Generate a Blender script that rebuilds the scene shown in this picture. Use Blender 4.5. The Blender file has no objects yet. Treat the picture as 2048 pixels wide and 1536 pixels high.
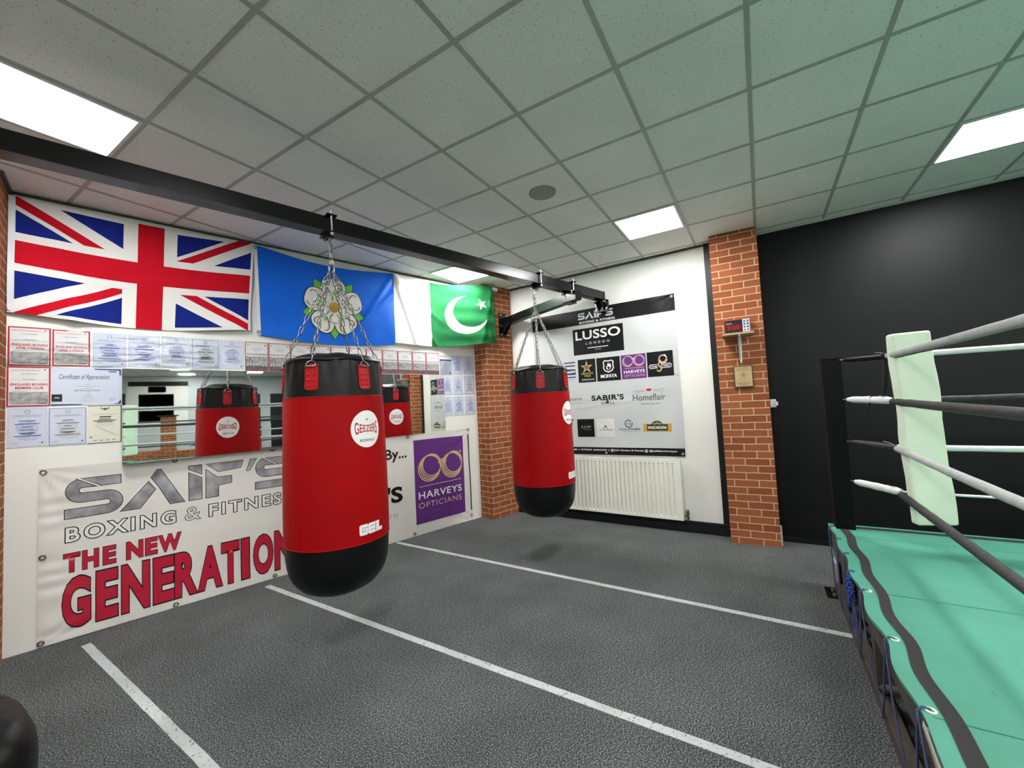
import bpy, bmesh, math, random
from mathutils import Vector, Matrix, noise
random.seed(7)
PI = math.pi
S = bpy.context.scene
COL = S.collection

# ------------------------------------------------------------------ camera, world, exposure
H = 3.33                                                   # ceiling height
CAM = Vector((5.0944, 2.9374, H - 1.7491))
yaw, pit, rol = 3.6876, 0.0507, -0.0497
fw = Vector((math.cos(yaw) * math.cos(pit), math.sin(yaw) * math.cos(pit), math.sin(pit)))
rt = fw.cross(Vector((0, 0, 1))).normalized()
up = rt.cross(fw)
r2 = math.cos(rol) * rt + math.sin(rol) * up
u2 = -math.sin(rol) * rt + math.cos(rol) * up
cd = bpy.data.cameras.new('camera')
cam = bpy.data.objects.new('camera', cd)
COL.objects.link(cam)
cam.matrix_world = Matrix(((r2.x, u2.x, -fw.x, CAM.x), (r2.y, u2.y, -fw.y, CAM.y), (r2.z, u2.z, -fw.z, CAM.z), (0, 0, 0, 1)))
cd.sensor_fit = 'HORIZONTAL'
cd.sensor_width = 36.0
cd.lens = 36.0 * 816.8 / 2048.0
cd.clip_start = 0.02
S.camera = cam
w = bpy.data.worlds.new('world')
S.world = w
w.use_nodes = True
w.node_tree.nodes['Background'].inputs[0].default_value = (0.75, 0.8, 0.85, 1)
w.node_tree.nodes['Background'].inputs[1].default_value = 0.3
S.view_settings.view_transform = 'Standard'
S.view_settings.look = 'None'
S.view_settings.gamma = 1
S.view_settings.exposure = 0.0
S.cycles.max_bounces = 14
S.cycles.diffuse_bounces = 9
S.cycles.glossy_bounces = 6
PANEL = 60.0                                               # brightness of the ceiling panels
PANEL_COL = (1.0, 1.0, 0.98)


# ------------------------------------------------------------------ materials
def srgb(r, g, b):
    f = lambda c: (c / 255 / 12.92) if c / 255 <= 0.04045 else ((c / 255 + 0.055) / 1.055) ** 2.4
    return (f(r), f(g), f(b), 1)


class NT:
    def __init__(s, name):
        s.m = bpy.data.materials.new(name)
        s.m.use_nodes = True
        s.t = s.m.node_tree
        s.b = s.t.nodes['Principled BSDF']

    def n(s, typ, **kw):
        x = s.t.nodes.new(typ)
        for k, v in kw.items():
            if k.startswith('i_'):
                x.inputs[k[2:].replace('_', ' ')].default_value = v
            else:
                setattr(x, k, v)
        return x

    def l(s, a, b):
        s.t.links.new(a, b)


MATS = {}


def mat(name, col, rough=0.6, metal=0.0, spec=0.5, var=0.08, vscale=6.0, bump=0.0, bscale=60.0, coat=0.0, sheen=0.0, emis=None, estr=0.0):
    """principled surface whose colour wanders by a noise and, when asked, is roughened by a noise bump"""
    if name in MATS:
        return MATS[name]
    t = NT(name)
    b = t.b
    b.inputs['Roughness'].default_value = rough
    b.inputs['Metallic'].default_value = metal
    b.inputs['Specular IOR Level'].default_value = spec
    b.inputs['Coat Weight'].default_value = coat
    b.inputs['Sheen Weight'].default_value = sheen
    co = t.n('ShaderNodeTexCoord')
    nz = t.n('ShaderNodeTexNoise', i_Scale=vscale, i_Detail=4.0)
    t.l(co.outputs['Object'], nz.inputs['Vector'])
    rp = t.n('ShaderNodeValToRGB')
    rp.color_ramp.elements[0].position = 0.25
    rp.color_ramp.elements[1].position = 0.75
    rp.color_ramp.elements[0].color = tuple(c * (1 - var) for c in col[:3]) + (1,)
    rp.color_ramp.elements[1].color = tuple(min(1, c * (1 + var)) for c in col[:3]) + (1,)
    t.l(nz.outputs['Fac'], rp.inputs['Fac'])
    t.l(rp.outputs['Color'], b.inputs['Base Color'])
    if bump:
        n2 = t.n('ShaderNodeTexNoise', i_Scale=bscale, i_Detail=3.0)
        t.l(co.outputs['Object'], n2.inputs['Vector'])
        bp = t.n('ShaderNodeBump', i_Strength=bump, i_Distance=0.01)
        t.l(n2.outputs['Fac'], bp.inputs['Height'])
        t.l(bp.outputs['Normal'], b.inputs['Normal'])
    if emis:
        b.inputs['Emission Color'].default_value = emis
        b.inputs['Emission Strength'].default_value = estr
    MATS[name] = t.m
    return t.m


def m_speckle(name, c0, c1, c2, scale, lo, hi, rough=0.95, bump=0.6, big=2.0, bigamt=0.25, spec=0.2):
    """fine speckle (carpet pile, ceiling tile) over a slow blotch"""
    t = NT(name)
    co = t.n('ShaderNodeTexCoord')
    n1 = t.n('ShaderNodeTexNoise', i_Scale=scale, i_Detail=2.0, i_Roughness=0.7)
    t.l(co.outputs['Object'], n1.inputs['Vector'])
    rp = t.n('ShaderNodeValToRGB')
    e = rp.color_ramp.elements
    e[0].position, e[0].color = lo, c0
    e[1].position, e[1].color = hi, c2
    x = e.new((lo + hi) / 2)
    x.color = c1
    t.l(n1.outputs['Fac'], rp.inputs['Fac'])
    n2 = t.n('ShaderNodeTexNoise', i_Scale=big, i_Detail=3.0)
    t.l(co.outputs['Object'], n2.inputs['Vector'])
    mp = t.n('ShaderNodeMapRange', i_From_Min=0.3, i_From_Max=0.7, i_To_Min=1 - bigamt, i_To_Max=1 + bigamt)
    t.l(n2.outputs['Fac'], mp.inputs['Value'])
    mx = t.n('ShaderNodeMix', data_type='RGBA', blend_type='MULTIPLY')
    mx.inputs['Factor'].default_value = 1.0
    t.l(rp.outputs['Color'], mx.inputs['A'])
    t.l(mp.outputs['Result'], mx.inputs['B'])
    t.l(mx.outputs['Result'], t.b.inputs['Base Color'])
    t.b.inputs['Roughness'].default_value = rough
    t.b.inputs['Specular IOR Level'].default_value = spec
    bp = t.n('ShaderNodeBump', i_Strength=bump, i_Distance=0.006)
    t.l(n1.outputs['Fac'], bp.inputs['Height'])
    t.l(bp.outputs['Normal'], t.b.inputs['Normal'])
    return t.m


def m_brick(name, ca, cb, mortar):
    t = NT(name)
    uv = t.n('ShaderNodeUVMap', uv_map='UVMap')
    br = t.n('ShaderNodeTexBrick', i_Scale=1.0)
    br.offset = 0.5
    br.inputs['Brick Width'].default_value = 0.225
    br.inputs['Row Height'].default_value = 0.075
    br.inputs['Mortar Size'].default_value = 0.0055
    br.inputs['Mortar Smooth'].default_value = 0.25
    br.inputs['Bias'].default_value = 0.0
    br.inputs['Color1'].default_value = ca
    br.inputs['Color2'].default_value = cb
    br.inputs['Mortar'].default_value = mortar
    nw = t.n('ShaderNodeTexNoise', i_Scale=14.0, i_Detail=2.0)
    t.l(uv.outputs['UV'], nw.inputs['Vector'])
    ad = t.n('ShaderNodeVectorMath', operation='MULTIPLY_ADD')
    ad.inputs[1].default_value = (0.006, 0.006, 0)
    t.l(nw.outputs['Color'], ad.inputs[0])
    t.l(uv.outputs['UV'], ad.inputs[2])
    t.l(ad.outputs[0], br.inputs['Vector'])
    mpv = t.n('ShaderNodeMapping')
    mpv.inputs['Scale'].default_value = (1, 2.6, 1)
    t.l(uv.outputs['UV'], mpv.inputs['Vector'])
    n1 = t.n('ShaderNodeTexNoise', i_Scale=45.0, i_Detail=5.0, i_Roughness=0.7)
    t.l(mpv.outputs['Vector'], n1.inputs['Vector'])
    mp = t.n('ShaderNodeMapRange', i_From_Min=0.3, i_From_Max=0.7, i_To_Min=0.72, i_To_Max=1.2)
    t.l(n1.outputs['Fac'], mp.inputs['Value'])
    mx = t.n('ShaderNodeMix', data_type='RGBA', blend_type='MULTIPLY')
    mx.inputs['Factor'].default_value = 1.0
    t.l(br.outputs['Color'], mx.inputs['A'])
    t.l(mp.outputs['Result'], mx.inputs['B'])
    t.l(mx.outputs['Result'], t.b.inputs['Base Color'])
    t.b.inputs['Roughness'].default_value = 0.9
    t.b.inputs['Specular IOR Level'].default_value = 0.2
    sb = t.n('ShaderNodeMath', operation='MULTIPLY_ADD')
    sb.inputs[1].default_value = -1.0
    t.l(br.outputs['Fac'], sb.inputs[0])
    sc = t.n('ShaderNodeMath', operation='MULTIPLY')
    sc.inputs[1].default_value = 0.7
    t.l(n1.outputs['Fac'], sc.inputs[0])
    t.l(sc.outputs[0], sb.inputs[2])
    bp = t.n('ShaderNodeBump', i_Strength=0.8, i_Distance=0.006)
    t.l(sb.outputs[0], bp.inputs['Height'])
    t.l(bp.outputs['Normal'], t.b.inputs['Normal'])
    return t.m


def m_emit(name, col, strength):
    t = NT(name)
    e = t.n('ShaderNodeEmission')
    e.inputs[0].default_value = col
    e.inputs[1].default_value = strength
    t.l(e.outputs[0], t.t.nodes['Material Output'].inputs['Surface'])
    return t.m


CARPET = m_speckle('grey_carpet', srgb(30, 32, 33), srgb(72, 74, 75), srgb(140, 143, 143), 135, 0.34, 0.68, bigamt=0.16)
TILE = m_speckle('ceiling_tile', srgb(150, 152, 148), srgb(242, 242, 239), srgb(246, 246, 243), 85, 0.29, 0.44, bump=0.15, bigamt=0.04)
GRID = mat('ceiling_grid_paint', srgb(176, 178, 172), 0.5)
WHITE = mat('white_wall_paint', srgb(226, 226, 220), 0.75, var=0.03, vscale=2.5, bump=0.08, bscale=30)
GREYW = mat('grey_wall_paint', srgb(186, 192, 194), 0.8, var=0.04)
BLACKW = mat('black_wall_paint', srgb(12, 15, 16), 0.5, var=0.25, vscale=3.0, bump=0.06, bscale=40, spec=0.22)
BLACKT = mat('black_gloss_trim', srgb(20, 22, 23), 0.4, var=0.1, spec=0.3)
BRICK = m_brick('orange_brick', srgb(158, 92, 58), srgb(132, 72, 46), srgb(196, 170, 134))
STEEL = mat('black_steel', srgb(7, 8, 9), 0.25, var=0.2, spec=0.4)
POSTM = mat('matt_black_post', srgb(6, 7, 7), 0.5, spec=0.15)
CHROME = mat('bright_chain_steel', srgb(132, 132, 130), 0.34, metal=1.0)
BOLT = mat('zinc_bolt', srgb(215, 215, 210), 0.3, metal=1.0)
BLACKV = mat('black_vinyl', srgb(7, 7, 8), 0.4, spec=0.3, var=0.15, bump=0.12, bscale=35)
REDV = mat('red_vinyl', srgb(154, 3, 8), 0.5, spec=0.13, var=0.1, vscale=5, bump=0.1, bscale=160)
REDTAB = mat('red_strap_vinyl', srgb(172, 12, 24), 0.32, var=0.08, spec=0.35)
PAPER = mat('white_paper', srgb(214, 214, 214), 0.22, var=0.03)
BPAPER = mat('blue_white_paper', srgb(198, 204, 220), 0.22, var=0.03)
CREAM = mat('cream_paper', srgb(218, 214, 198), 0.25, var=0.03)
INKRED = mat('red_ink', srgb(176, 22, 48), 0.35)
INKBLUE = mat('pale_blue_ink', srgb(172, 180, 208), 0.4, var=0.2, vscale=40)
INKNAVY = mat('navy_ink', srgb(40, 52, 110), 0.4)
INKBLK = mat('black_ink', srgb(18, 18, 20), 0.4)
INKGREY = mat('grey_ink', srgb(140, 142, 150), 0.5)
PHOTO = mat('printed_grey_photo', srgb(150, 150, 148), 0.3, var=0.55, vscale=30)
PVC = mat('white_pvc_banner', srgb(214, 210, 204), 0.42, var=0.03, vscale=4, spec=0.35)
SPVC = mat('cool_white_pvc_banner', srgb(190, 193, 192), 0.55, var=0.03, vscale=4, spec=0.2)
BINK = mat('banner_black_ink', srgb(13, 15, 15), 0.45, spec=0.25)
BRED = mat('banner_crimson_ink', srgb(172, 20, 48), 0.4, var=0.06)
PURPLE = mat('banner_purple_ink', srgb(92, 42, 118), 0.4, var=0.06)
GOLD = mat('banner_gold_ink', srgb(206, 172, 128), 0.4, var=0.12, vscale=30)
ROSE = mat('banner_rose_gold_ink', srgb(214, 170, 160), 0.4, var=0.1, vscale=30)
WINK = mat('banner_white_ink', srgb(236, 234, 232), 0.4, var=0.02)
LILAC = mat('banner_lilac_ink', srgb(190, 150, 200), 0.4)
LGREY = mat('banner_pale_grey_ink', srgb(186, 188, 190), 0.4)
YINK = mat('banner_yellow_ink', srgb(196, 176, 80), 0.4)
GRINK = mat('banner_green_ink', srgb(70, 130, 50), 0.4)
DGRINK = mat('banner_dark_green_ink', srgb(38, 58, 34), 0.4)
BLINK = mat('banner_blue_ink', srgb(70, 130, 180), 0.4)
SILVER = mat('banner_silver_print', srgb(142, 140, 144), 0.35, var=0.7, vscale=7)
FWHITE = mat('flag_white_cloth', srgb(222, 220, 216), 0.8, var=0.03, bump=0.1, bscale=200)
FBLUE = mat('flag_navy_cloth', srgb(22, 36, 118), 0.85, spec=0.1, bump=0.1, bscale=200)
FRED = mat('flag_red_cloth', srgb(184, 16, 34), 0.85, spec=0.1, bump=0.1, bscale=200)
FSKY = mat('flag_blue_satin', srgb(0, 98, 214), 0.5, var=0.06, spec=0.25)
FGREEN = mat('flag_green_cloth', srgb(26, 98, 54), 0.8, var=0.08, spec=0.15)
FOLIVE = mat('flag_olive_thread', srgb(160, 150, 84), 0.7)
FLEAF = mat('flag_leaf_green', srgb(92, 176, 62), 0.7)
FYEL = mat('flag_yellow_cloth', srgb(226, 180, 30), 0.7)
CANVAS = mat('green_ring_canvas', srgb(78, 148, 128), 0.55, var=0.12, vscale=2.4, bump=0.15, bscale=8, spec=0.35)
STRIPE = mat('black_canvas_stripe', srgb(40, 38, 40), 0.85)
SEAM = mat('dark_green_seam', srgb(40, 120, 100), 0.8)
WOODD = mat('dark_stained_timber', srgb(66, 58, 50), 0.7, var=0.3, vscale=12)
WOODL = mat('raw_timber', srgb(150, 118, 80), 0.7, var=0.25, vscale=14)
PADM = mat('pale_green_vinyl', srgb(214, 226, 204), 0.5, var=0.06, bump=0.15, bscale=12)
ROPEG = mat('grey_rope_cover', srgb(166, 168, 166), 0.7, var=0.14, vscale=30, bump=0.2, bscale=60)
ROPEW = mat('white_rope_cover', srgb(214, 216, 212), 0.6, var=0.1, vscale=20, bump=0.2, bscale=40)
ROPEK = mat('black_rope_cover', srgb(44, 43, 42), 0.6, var=0.3, vscale=25, bump=0.25, bscale=50)
CORD = mat('blue_grey_cord', srgb(74, 84, 118), 0.8, var=0.2, vscale=80)
CORDB = mat('blue_cord', srgb(50, 76, 150), 0.8, var=0.25, vscale=60)
RADW = mat('radiator_enamel', srgb(226, 226, 216), 0.3, var=0.02)
BRASS = mat('aged_brass', srgb(150, 130, 90), 0.35, metal=0.9, var=0.2)
PLAST = mat('white_plastic', srgb(226, 228, 228), 0.4)
TAPE = m_speckle('worn_floor_tape', srgb(92, 94, 94), srgb(166, 171, 171), srgb(174, 179, 179), 60, 0.33, 0.44, rough=0.6, bump=0.1, bigamt=0.2)
MIRR = mat('mirror_glass', (0.86, 0.9, 0.87, 1), 0.015, metal=1.0, var=0.0)
MIRR.node_tree.nodes['Principled BSDF'].inputs['Base Color'].default_value = (0.80, 0.85, 0.82, 1)
DIFF = m_emit('light_diffuser', PANEL_COL + (1,), PANEL)
LFRAME = mat('light_frame_white', srgb(225, 228, 225), 0.4)
SPKR = mat('speaker_mesh_grey', srgb(150, 155, 150), 0.6, var=0.1, vscale=200)
LED = mat('red_display', srgb(70, 6, 14), 0.2, emis=(0.35, 0.0, 0.02, 1), estr=0.1)
LEDON = mat('red_lit_digit', srgb(130, 12, 20), 0.2, emis=(1.0, 0.05, 0.08, 1), estr=0.12)
KEYB = mat('keypad_blue_grey', srgb(176, 190, 206), 0.4)
PLY = mat('plywood_edge', srgb(172, 146, 104), 0.6, var=0.2, vscale=20)
DARKW = mat('dark_plaque_wood', srgb(70, 38, 26), 0.4)
CAMG = mat('camera_grey', srgb(150, 154, 152), 0.4)


# ------------------------------------------------------------------ mesh building
class MB:
    def __init__(s):
        s.v, s.f, s.m, s.sm, s.uv = [], [], [], [], {}

    def add(s, vs, fs, m=0, smooth=False):
        o = len(s.v)
        s.v += [Vector(v) for v in vs]
        for f in fs:
            s.f.append([o + i for i in f])
            s.m.append(m)
            s.sm.append(smooth)
        return s

    def box(s, x0, x1, y0, y1, z0, z1, m=0, bev=0.0):
        if bev <= 0:
            vs = [(x, y, z) for z in (z0, z1) for y in (y0, y1) for x in (x0, x1)]
            return s.add(vs, [(0, 2, 3, 1), (4, 5, 7, 6), (0, 1, 5, 4), (2, 6, 7, 3), (0, 4, 6, 2), (1, 3, 7, 5)], m)
        bm = bmesh.new()
        bmesh.ops.create_cube(bm, size=1.0)
        for v in bm.verts:
            v.co = Vector(((x0 + x1) / 2 + v.co.x * (x1 - x0), (y0 + y1) / 2 + v.co.y * (y1 - y0), (z0 + z1) / 2 + v.co.z * (z1 - z0)))
        bmesh.ops.bevel(bm, geom=bm.edges[:], offset=bev, segments=2, profile=0.7, affect='EDGES')
        s.bm(bm, m)
        return s

    def bm(s, bm, m=0, smooth=False, mtx=None):
        bm.verts.index_update()
        vs = [(mtx @ v.co if mtx else v.co.copy()) for v in bm.verts]
        s.add(vs, [[v.index for v in f.verts] for f in bm.faces], m, smooth)
        bm.free()

    def tube(s, path, r, m=0, seg=10, caps=True, closed=False):
        path = [Vector(p) for p in path]
        n = len(path)
        rr = r if isinstance(r, (list, tuple)) else [r] * n
        vs, fs = [], []
        prev = None
        for i, p in enumerate(path):
            a = path[(i - 1) % n] if (i or closed) else path[0]
            b = path[(i + 1) % n] if (i < n - 1 or closed) else path[-1]
            t = (b - a).normalized()
            if prev is None:
                ref = Vector((0, 0, 1)) if abs(t.z) < 0.9 else Vector((1, 0, 0))
                x = t.cross(ref).normalized()
            else:
                x = (prev - t * prev.dot(t)).normalized()
            prev = x
            y = t.cross(x)
            for k in range(seg):
                c = 2 * PI * k / seg
                vs.append(p + rr[i] * (math.cos(c) * x + math.sin(c) * y))
        for i in range(n if closed else n - 1):
            j = (i + 1) % n
            for k in range(seg):
                k2 = (k + 1) % seg
                fs.append((i * seg + k, i * seg + k2, j * seg + k2, j * seg + k))
        s.add(vs, fs, m, True)
        if caps and not closed:
            s.add([vs[k] for k in range(seg)][::-1], [tuple(range(seg))], m)
            s.add([vs[(n - 1) * seg + k] for k in range(seg)], [tuple(range(seg))], m)
        return s

    def cyl(s, a, b, r, m=0, seg=16):
        return s.tube([a, b], r, m, seg)

    def lathe(s, prof, c=(0, 0, 0), seg=48, m=0, mats=None):
        """prof: list of (r, z); mats: material index per band"""
        c = Vector(c)
        vs, n = [], len(prof)
        for r, z in prof:
            for k in range(seg):
                a = 2 * PI * k / seg
                vs.append(c + Vector((r * math.cos(a), r * math.sin(a), z)))
        for i in range(n - 1):
            fs = [(i * seg + k, i * seg + (k + 1) % seg, (i + 1) * seg + (k + 1) % seg, (i + 1) * seg + k) for k in range(seg)]
            o = len(s.f)
            base = len(s.v) if i == 0 else base
            if i == 0:
                s.v += vs
            for f in fs:
                s.f.append([base + q for q in f])
                s.m.append(mats[i] if mats else m)
                s.sm.append(True)
        return s

    def prism(s, poly, y0, y1, m=0):
        """poly in x, z, extruded along y"""
        n = len(poly)
        vs = [(x, y0, z) for x, z in poly] + [(x, y1, z) for x, z in poly]
        fs = [tuple(range(n)), tuple(range(2 * n - 1, n - 1, -1))] + [(i, i + n, (i + 1) % n + n, (i + 1) % n) for i in range(n)]
        return s.add(vs, fs, m)

    def grid(s, fn, nu, nv, m=0, smooth=True):
        vs = [fn(i / nu, j / nv) for j in range(nv + 1) for i in range(nu + 1)]
        fs = [(j * (nu + 1) + i, j * (nu + 1) + i + 1, (j + 1) * (nu + 1) + i + 1, (j + 1) * (nu + 1) + i) for j in range(nv) for i in range(nu)]
        return s.add(vs, fs, m, smooth)

    def build(s, name, mats, org=(0, 0, 0), parent=None, frame=None, brick=False):
        org = Vector(org)
        me = bpy.data.meshes.new(name)
        me.from_pydata([v - org for v in s.v], [], s.f)
        if not isinstance(mats, (list, tuple)):
            mats = [mats]
        for x in mats:
            me.materials.append(x)
        me.polygons.foreach_set('material_index', s.m)
        me.polygons.foreach_set('use_smooth', s.sm)
        if brick is not False:
            ul = me.uv_layers.new(name='UVMap')
            for p in me.polygons:
                nx, ny, nz = p.normal
                tv = Vector((-ny, nx, 0)) if abs(nz) < 0.8 else Vector((1, 0, 0))
                if tv.length < 1e-6:
                    tv = Vector((1, 0, 0))
                tv.normalize()
                for li in p.loop_indices:
                    v = s.v[me.loops[li].vertex_index]
                    ul.data[li].uv = (v.dot(tv) + brick, v.z if abs(nz) < 0.8 else v.y)
        me.update()
        o = bpy.data.objects.new(name, me)
        COL.objects.link(o)
        if parent is not None:
            o.parent = parent
        else:
            fr = frame if frame is not None else Matrix.Identity(4)
            o.matrix_world = fr @ Matrix.Translation(org)
        return o


def tag(o, label=None, cat=None, group=None, kind=None):
    for k, v in (('label', label), ('category', cat), ('group', group), ('kind', kind)):
        if v:
            o[k] = v
    return o


def thing(name, label, cat, org, frame=None, group=None):
    o = bpy.data.objects.new(name, None)
    o.empty_display_size = 0.05
    COL.objects.link(o)
    o.matrix_world = (frame if frame is not None else Matrix.Identity(4)) @ Matrix.Translation(Vector(org))
    return tag(o, label, cat, group)


def dup(root, loc, label):
    r = root.copy()
    COL.objects.link(r)
    r.location = loc
    r['label'] = label
    for ch in list(root.children):
        c = ch.copy()
        COL.objects.link(c)
        c.parent = r
        for g in list(ch.children):
            d = g.copy()
            COL.objects.link(d)
            d.parent = c
    return r


# ------------------------------------------------------------------ flat printed artwork
def clip(poly, x0, x1, z0, z1):
    def cut(p, inside, inter):
        out = []
        for i in range(len(p)):
            a, b = p[i - 1], p[i]
            if inside(b):
                if not inside(a):
                    out.append(inter(a, b))
                out.append(b)
            elif inside(a):
                out.append(inter(a, b))
        return out
    def ix(x):
        return lambda a, b: (x, a[1] + (b[1] - a[1]) * (x - a[0]) / (b[0] - a[0]))
    def iz(z):
        return lambda a, b: (a[0] + (b[0] - a[0]) * (z - a[1]) / (b[1] - a[1]), z)
    for ins, it in ((lambda q: q[0] >= x0, ix(x0)), (lambda q: q[0] <= x1, ix(x1)), (lambda q: q[1] >= z0, iz(z0)), (lambda q: q[1] <= z1, iz(z1))):
        if len(poly) < 3:
            return []
        poly = cut(poly, ins, it)
    return poly


TEXTCACHE = {}


def text_mesh(body, off, spacing, shear):
    key = (body, off, spacing, shear)
    if key not in TEXTCACHE:
        c = bpy.data.curves.new('lettering', 'FONT')
        c.body = body
        c.offset = off
        c.space_character = spacing
        c.shear = shear
        c.resolution_u = 4
        o = bpy.data.objects.new('lettering', c)
        COL.objects.link(o)
        dg = bpy.context.evaluated_depsgraph_get()
        me = bpy.data.meshes.new_from_object(o.evaluated_get(dg))
        vs = [(v.co.x, v.co.y) for v in me.vertices]
        fs = [tuple(p.vertices) for p in me.polygons]
        bpy.data.objects.remove(o)
        bpy.data.curves.remove(c)
        bpy.data.meshes.remove(me)
        TEXTCACHE[key] = (vs, fs)
    return TEXTCACHE[key]


class Art:
    """print laid out in the plane (x to the right, z up), each shape with a material number and a layer"""
    def __init__(s, mats):
        s.mats, s.items = mats, []

    def mi(s, m):
        if m not in s.mats:
            s.mats.append(m)
        return s.mats.index(m)

    def poly(s, pts, m, lay=1):
        if len(pts) >= 3:
            s.items.append((list(pts), [tuple(range(len(pts)))], s.mi(m), lay))
        return s

    def rect(s, x0, x1, z0, z1, m, lay=1):
        return s.poly([(x0, z0), (x1, z0), (x1, z1), (x0, z1)], m, lay)

    def frame(s, x0, x1, z0, z1, t, m, lay=1):
        s.rect(x0, x1, z0, z0 + t, m, lay).rect(x0, x1, z1 - t, z1, m, lay)
        return s.rect(x0, x0 + t, z0 + t, z1 - t, m, lay).rect(x1 - t, x1, z0 + t, z1 - t, m, lay)

    def disc(s, cx, cz, rx, m, lay=1, rz=None, n=40, rot=0.0):
        rz = rz or rx
        c, q = math.cos(rot), math.sin(rot)
        pts = []
        for k in range(n):
            a = 2 * PI * k / n
            x, z = rx * math.cos(a), rz * math.sin(a)
            pts.append((cx + c * x - q * z, cz + q * x + c * z))
        return s.poly(pts, m, lay)

    def arc(s, cx, cz, r, t, m, lay=1, a0=0, a1=360, n=40, rz=None, rot=0.0):
        rz = rz or r
        pts = []
        c, q = math.cos(rot), math.sin(rot)
        for k in range(n + 1):
            a = math.radians(a0 + (a1 - a0) * k / n)
            x, z = r * math.cos(a), rz * math.sin(a)
            pts.append((cx + c * x - q * z, cz + q * x + c * z))
        return s.stroke(pts, t, m, lay)

    def stroke(s, path, t, m, lay=1, ext=0.0):
        n = len(path)
        L = []
        for i in range(n):
            a = Vector(path[max(i - 1, 0)])
            b = Vector(path[min(i + 1, n - 1)])
            p = Vector(path[i])
            d = (b - a)
            d = d.normalized() if d.length > 1e-9 else Vector((1, 0))
            nn = Vector((-d.y, d.x))
            k = t / 2
            if 0 < i < n - 1:
                d1 = (p - a).normalized()
                k = k / max(0.5, abs(nn.dot(Vector((-d1.y, d1.x)))))
            if i == 0:
                p = p - d * ext
            if i == n - 1:
                p = p + d * ext
            L.append((p + nn * k, p - nn * k))
        vs = [tuple(q) for a in L for q in a]
        s.items.append((vs, [(2 * i, 2 * i + 1, 2 * i + 3, 2 * i + 2) for i in range(n - 1)], s.mi(m), lay))
        return s

    def star(s, cx, cz, r, m, lay=1, inner=0.4, rot=0.0, n=5):
        pts = []
        for k in range(2 * n):
            a = PI / 2 + rot + PI * k / n
            q = r if k % 2 == 0 else r * inner
            pts.append((cx + q * math.cos(a), cz + q * math.sin(a)))
        return s.poly(pts, m, lay)

    def text(s, body, x0, x1, z0, z1, m, lay=1, off=0.0, spacing=1.0, shear=0.0, warp=None, outline=None):
        vs, fs = text_mesh(body, off, spacing, shear)
        a0, a1 = min(v[0] for v in vs), max(v[0] for v in vs)
        b0, b1 = min(v[1] for v in vs), max(v[1] for v in vs)
        def place(p):
            u, v = (p[0] - a0) / (a1 - a0), (p[1] - b0) / (b1 - b0)
            if warp:
                return warp(u, v)
            return (x0 + u * (x1 - x0), z0 + v * (z1 - z0))
        if outline:
            v2, f2 = text_mesh(body, off + outline[1], spacing, shear)
            s.items.append(([place(p) for p in v2], f2, s.mi(outline[0]), lay))
            lay += 1
        s.items.append(([place(p) for p in vs], fs, s.mi(m), lay))
        return s

    def onto(s, mb, surf, eps=0.0006, maxlen=0.0):
        for pts, fs, m, lay in s.items:
            bm = bmesh.new()
            vv = [bm.verts.new((p[0], p[1], 0)) for p in pts]
            for f in fs:
                try:
                    bm.faces.new([vv[i] for i in f])
                except ValueError:
                    pass
            bm.normal_update()
            if maxlen:
                bmesh.ops.triangulate(bm, faces=[f for f in bm.faces if len(f.verts) > 4])
                for _ in range(8):
                    ed = [e for e in bm.edges if e.calc_length() > maxlen]
                    if not ed:
                        break
                    bmesh.ops.subdivide_edges(bm, edges=ed, cuts=1, use_grid_fill=False)
                    bmesh.ops.triangulate(bm, faces=[f for f in bm.faces if len(f.verts) > 4])
            bm.verts.index_update()
            mb.add([surf(v.co.x, v.co.y, lay * eps) for v in bm.verts], [[v.index for v in f.verts] for f in bm.faces], m, bool(maxlen))
            bm.free()


# ------------------------------------------------------------------ the walls' own frames: x to the right as read, -y towards the room
LP = Vector((0.0, -0.516, 0))
LA = math.radians(180 - 14.35)
FL = Matrix.Translation(LP) @ Matrix.Rotation(LA, 4, 'Z')        # left wall: x = -s
RP = Vector((-0.167, 0, 0))
RA = math.radians(90 - 1.66)
FR = Matrix.Translation(RP) @ Matrix.Rotation(RA, 4, 'Z')        # right wall: x = t
PA = math.radians(90 + 2.6)
FP = Matrix.Translation(Vector((0.14, 2.557, 0))) @ Matrix.Rotation(PA, 4, 'Z')   # face of the timer pillar


def structure(o):
    o['kind'] = 'structure'
    return o


# ------------------------------------------------------------------ room shell
YF = 17.0                                                  # the far wall
m = MB()
m.box(-0.5, 9.9, -3.6, YF + .3, -0.1, 0.0)
structure(m.build('floor', CARPET))
m = MB()
m.box(-0.5, 9.9, -3.6, YF + .3, H, H + 0.08, 0)
for i in range(0, 17):
    x = 0.6 * i
    m.box(x - 0.012, x + 0.012, -3.5, YF, H - 0.004, H + 0.001, 1)
for j in range(-5, 29):
    y = 0.6 * j
    m.box(-0.4, 9.8, y - 0.012, y + 0.012, H - 0.0045, H + 0.001, 1)
structure(m.build('ceiling', [TILE, GRID]))
m = MB()
m.box(-10.2, 0.35, 0.0, 0.2, 0, H)
structure(m.build('wall_left', WHITE, frame=FL))
m = MB()
m.box(-0.42, 2.6, 0.0, 0.2, 0, H)
structure(m.build('wall_right', WHITE, frame=FR))
m = MB()
m.box(-0.4, -0.13, 2.9, YF, 0, H)
structure(m.build('wall_right_black', BLACKW))
m = MB()
m.box(-0.5, 9.9, YF, YF + .2, 0, H)
structure(m.build('wall_far', GREYW))
m = MB()
m.box(5.17, 7.16, YF - .015, YF, 1.21, 2.9)
structure(m.build('wall_board', WHITE))
m = MB()
m.box(9.6, 9.8, -3.5, YF, 0, H)
structure(m.build('wall_rear', WHITE))
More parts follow.
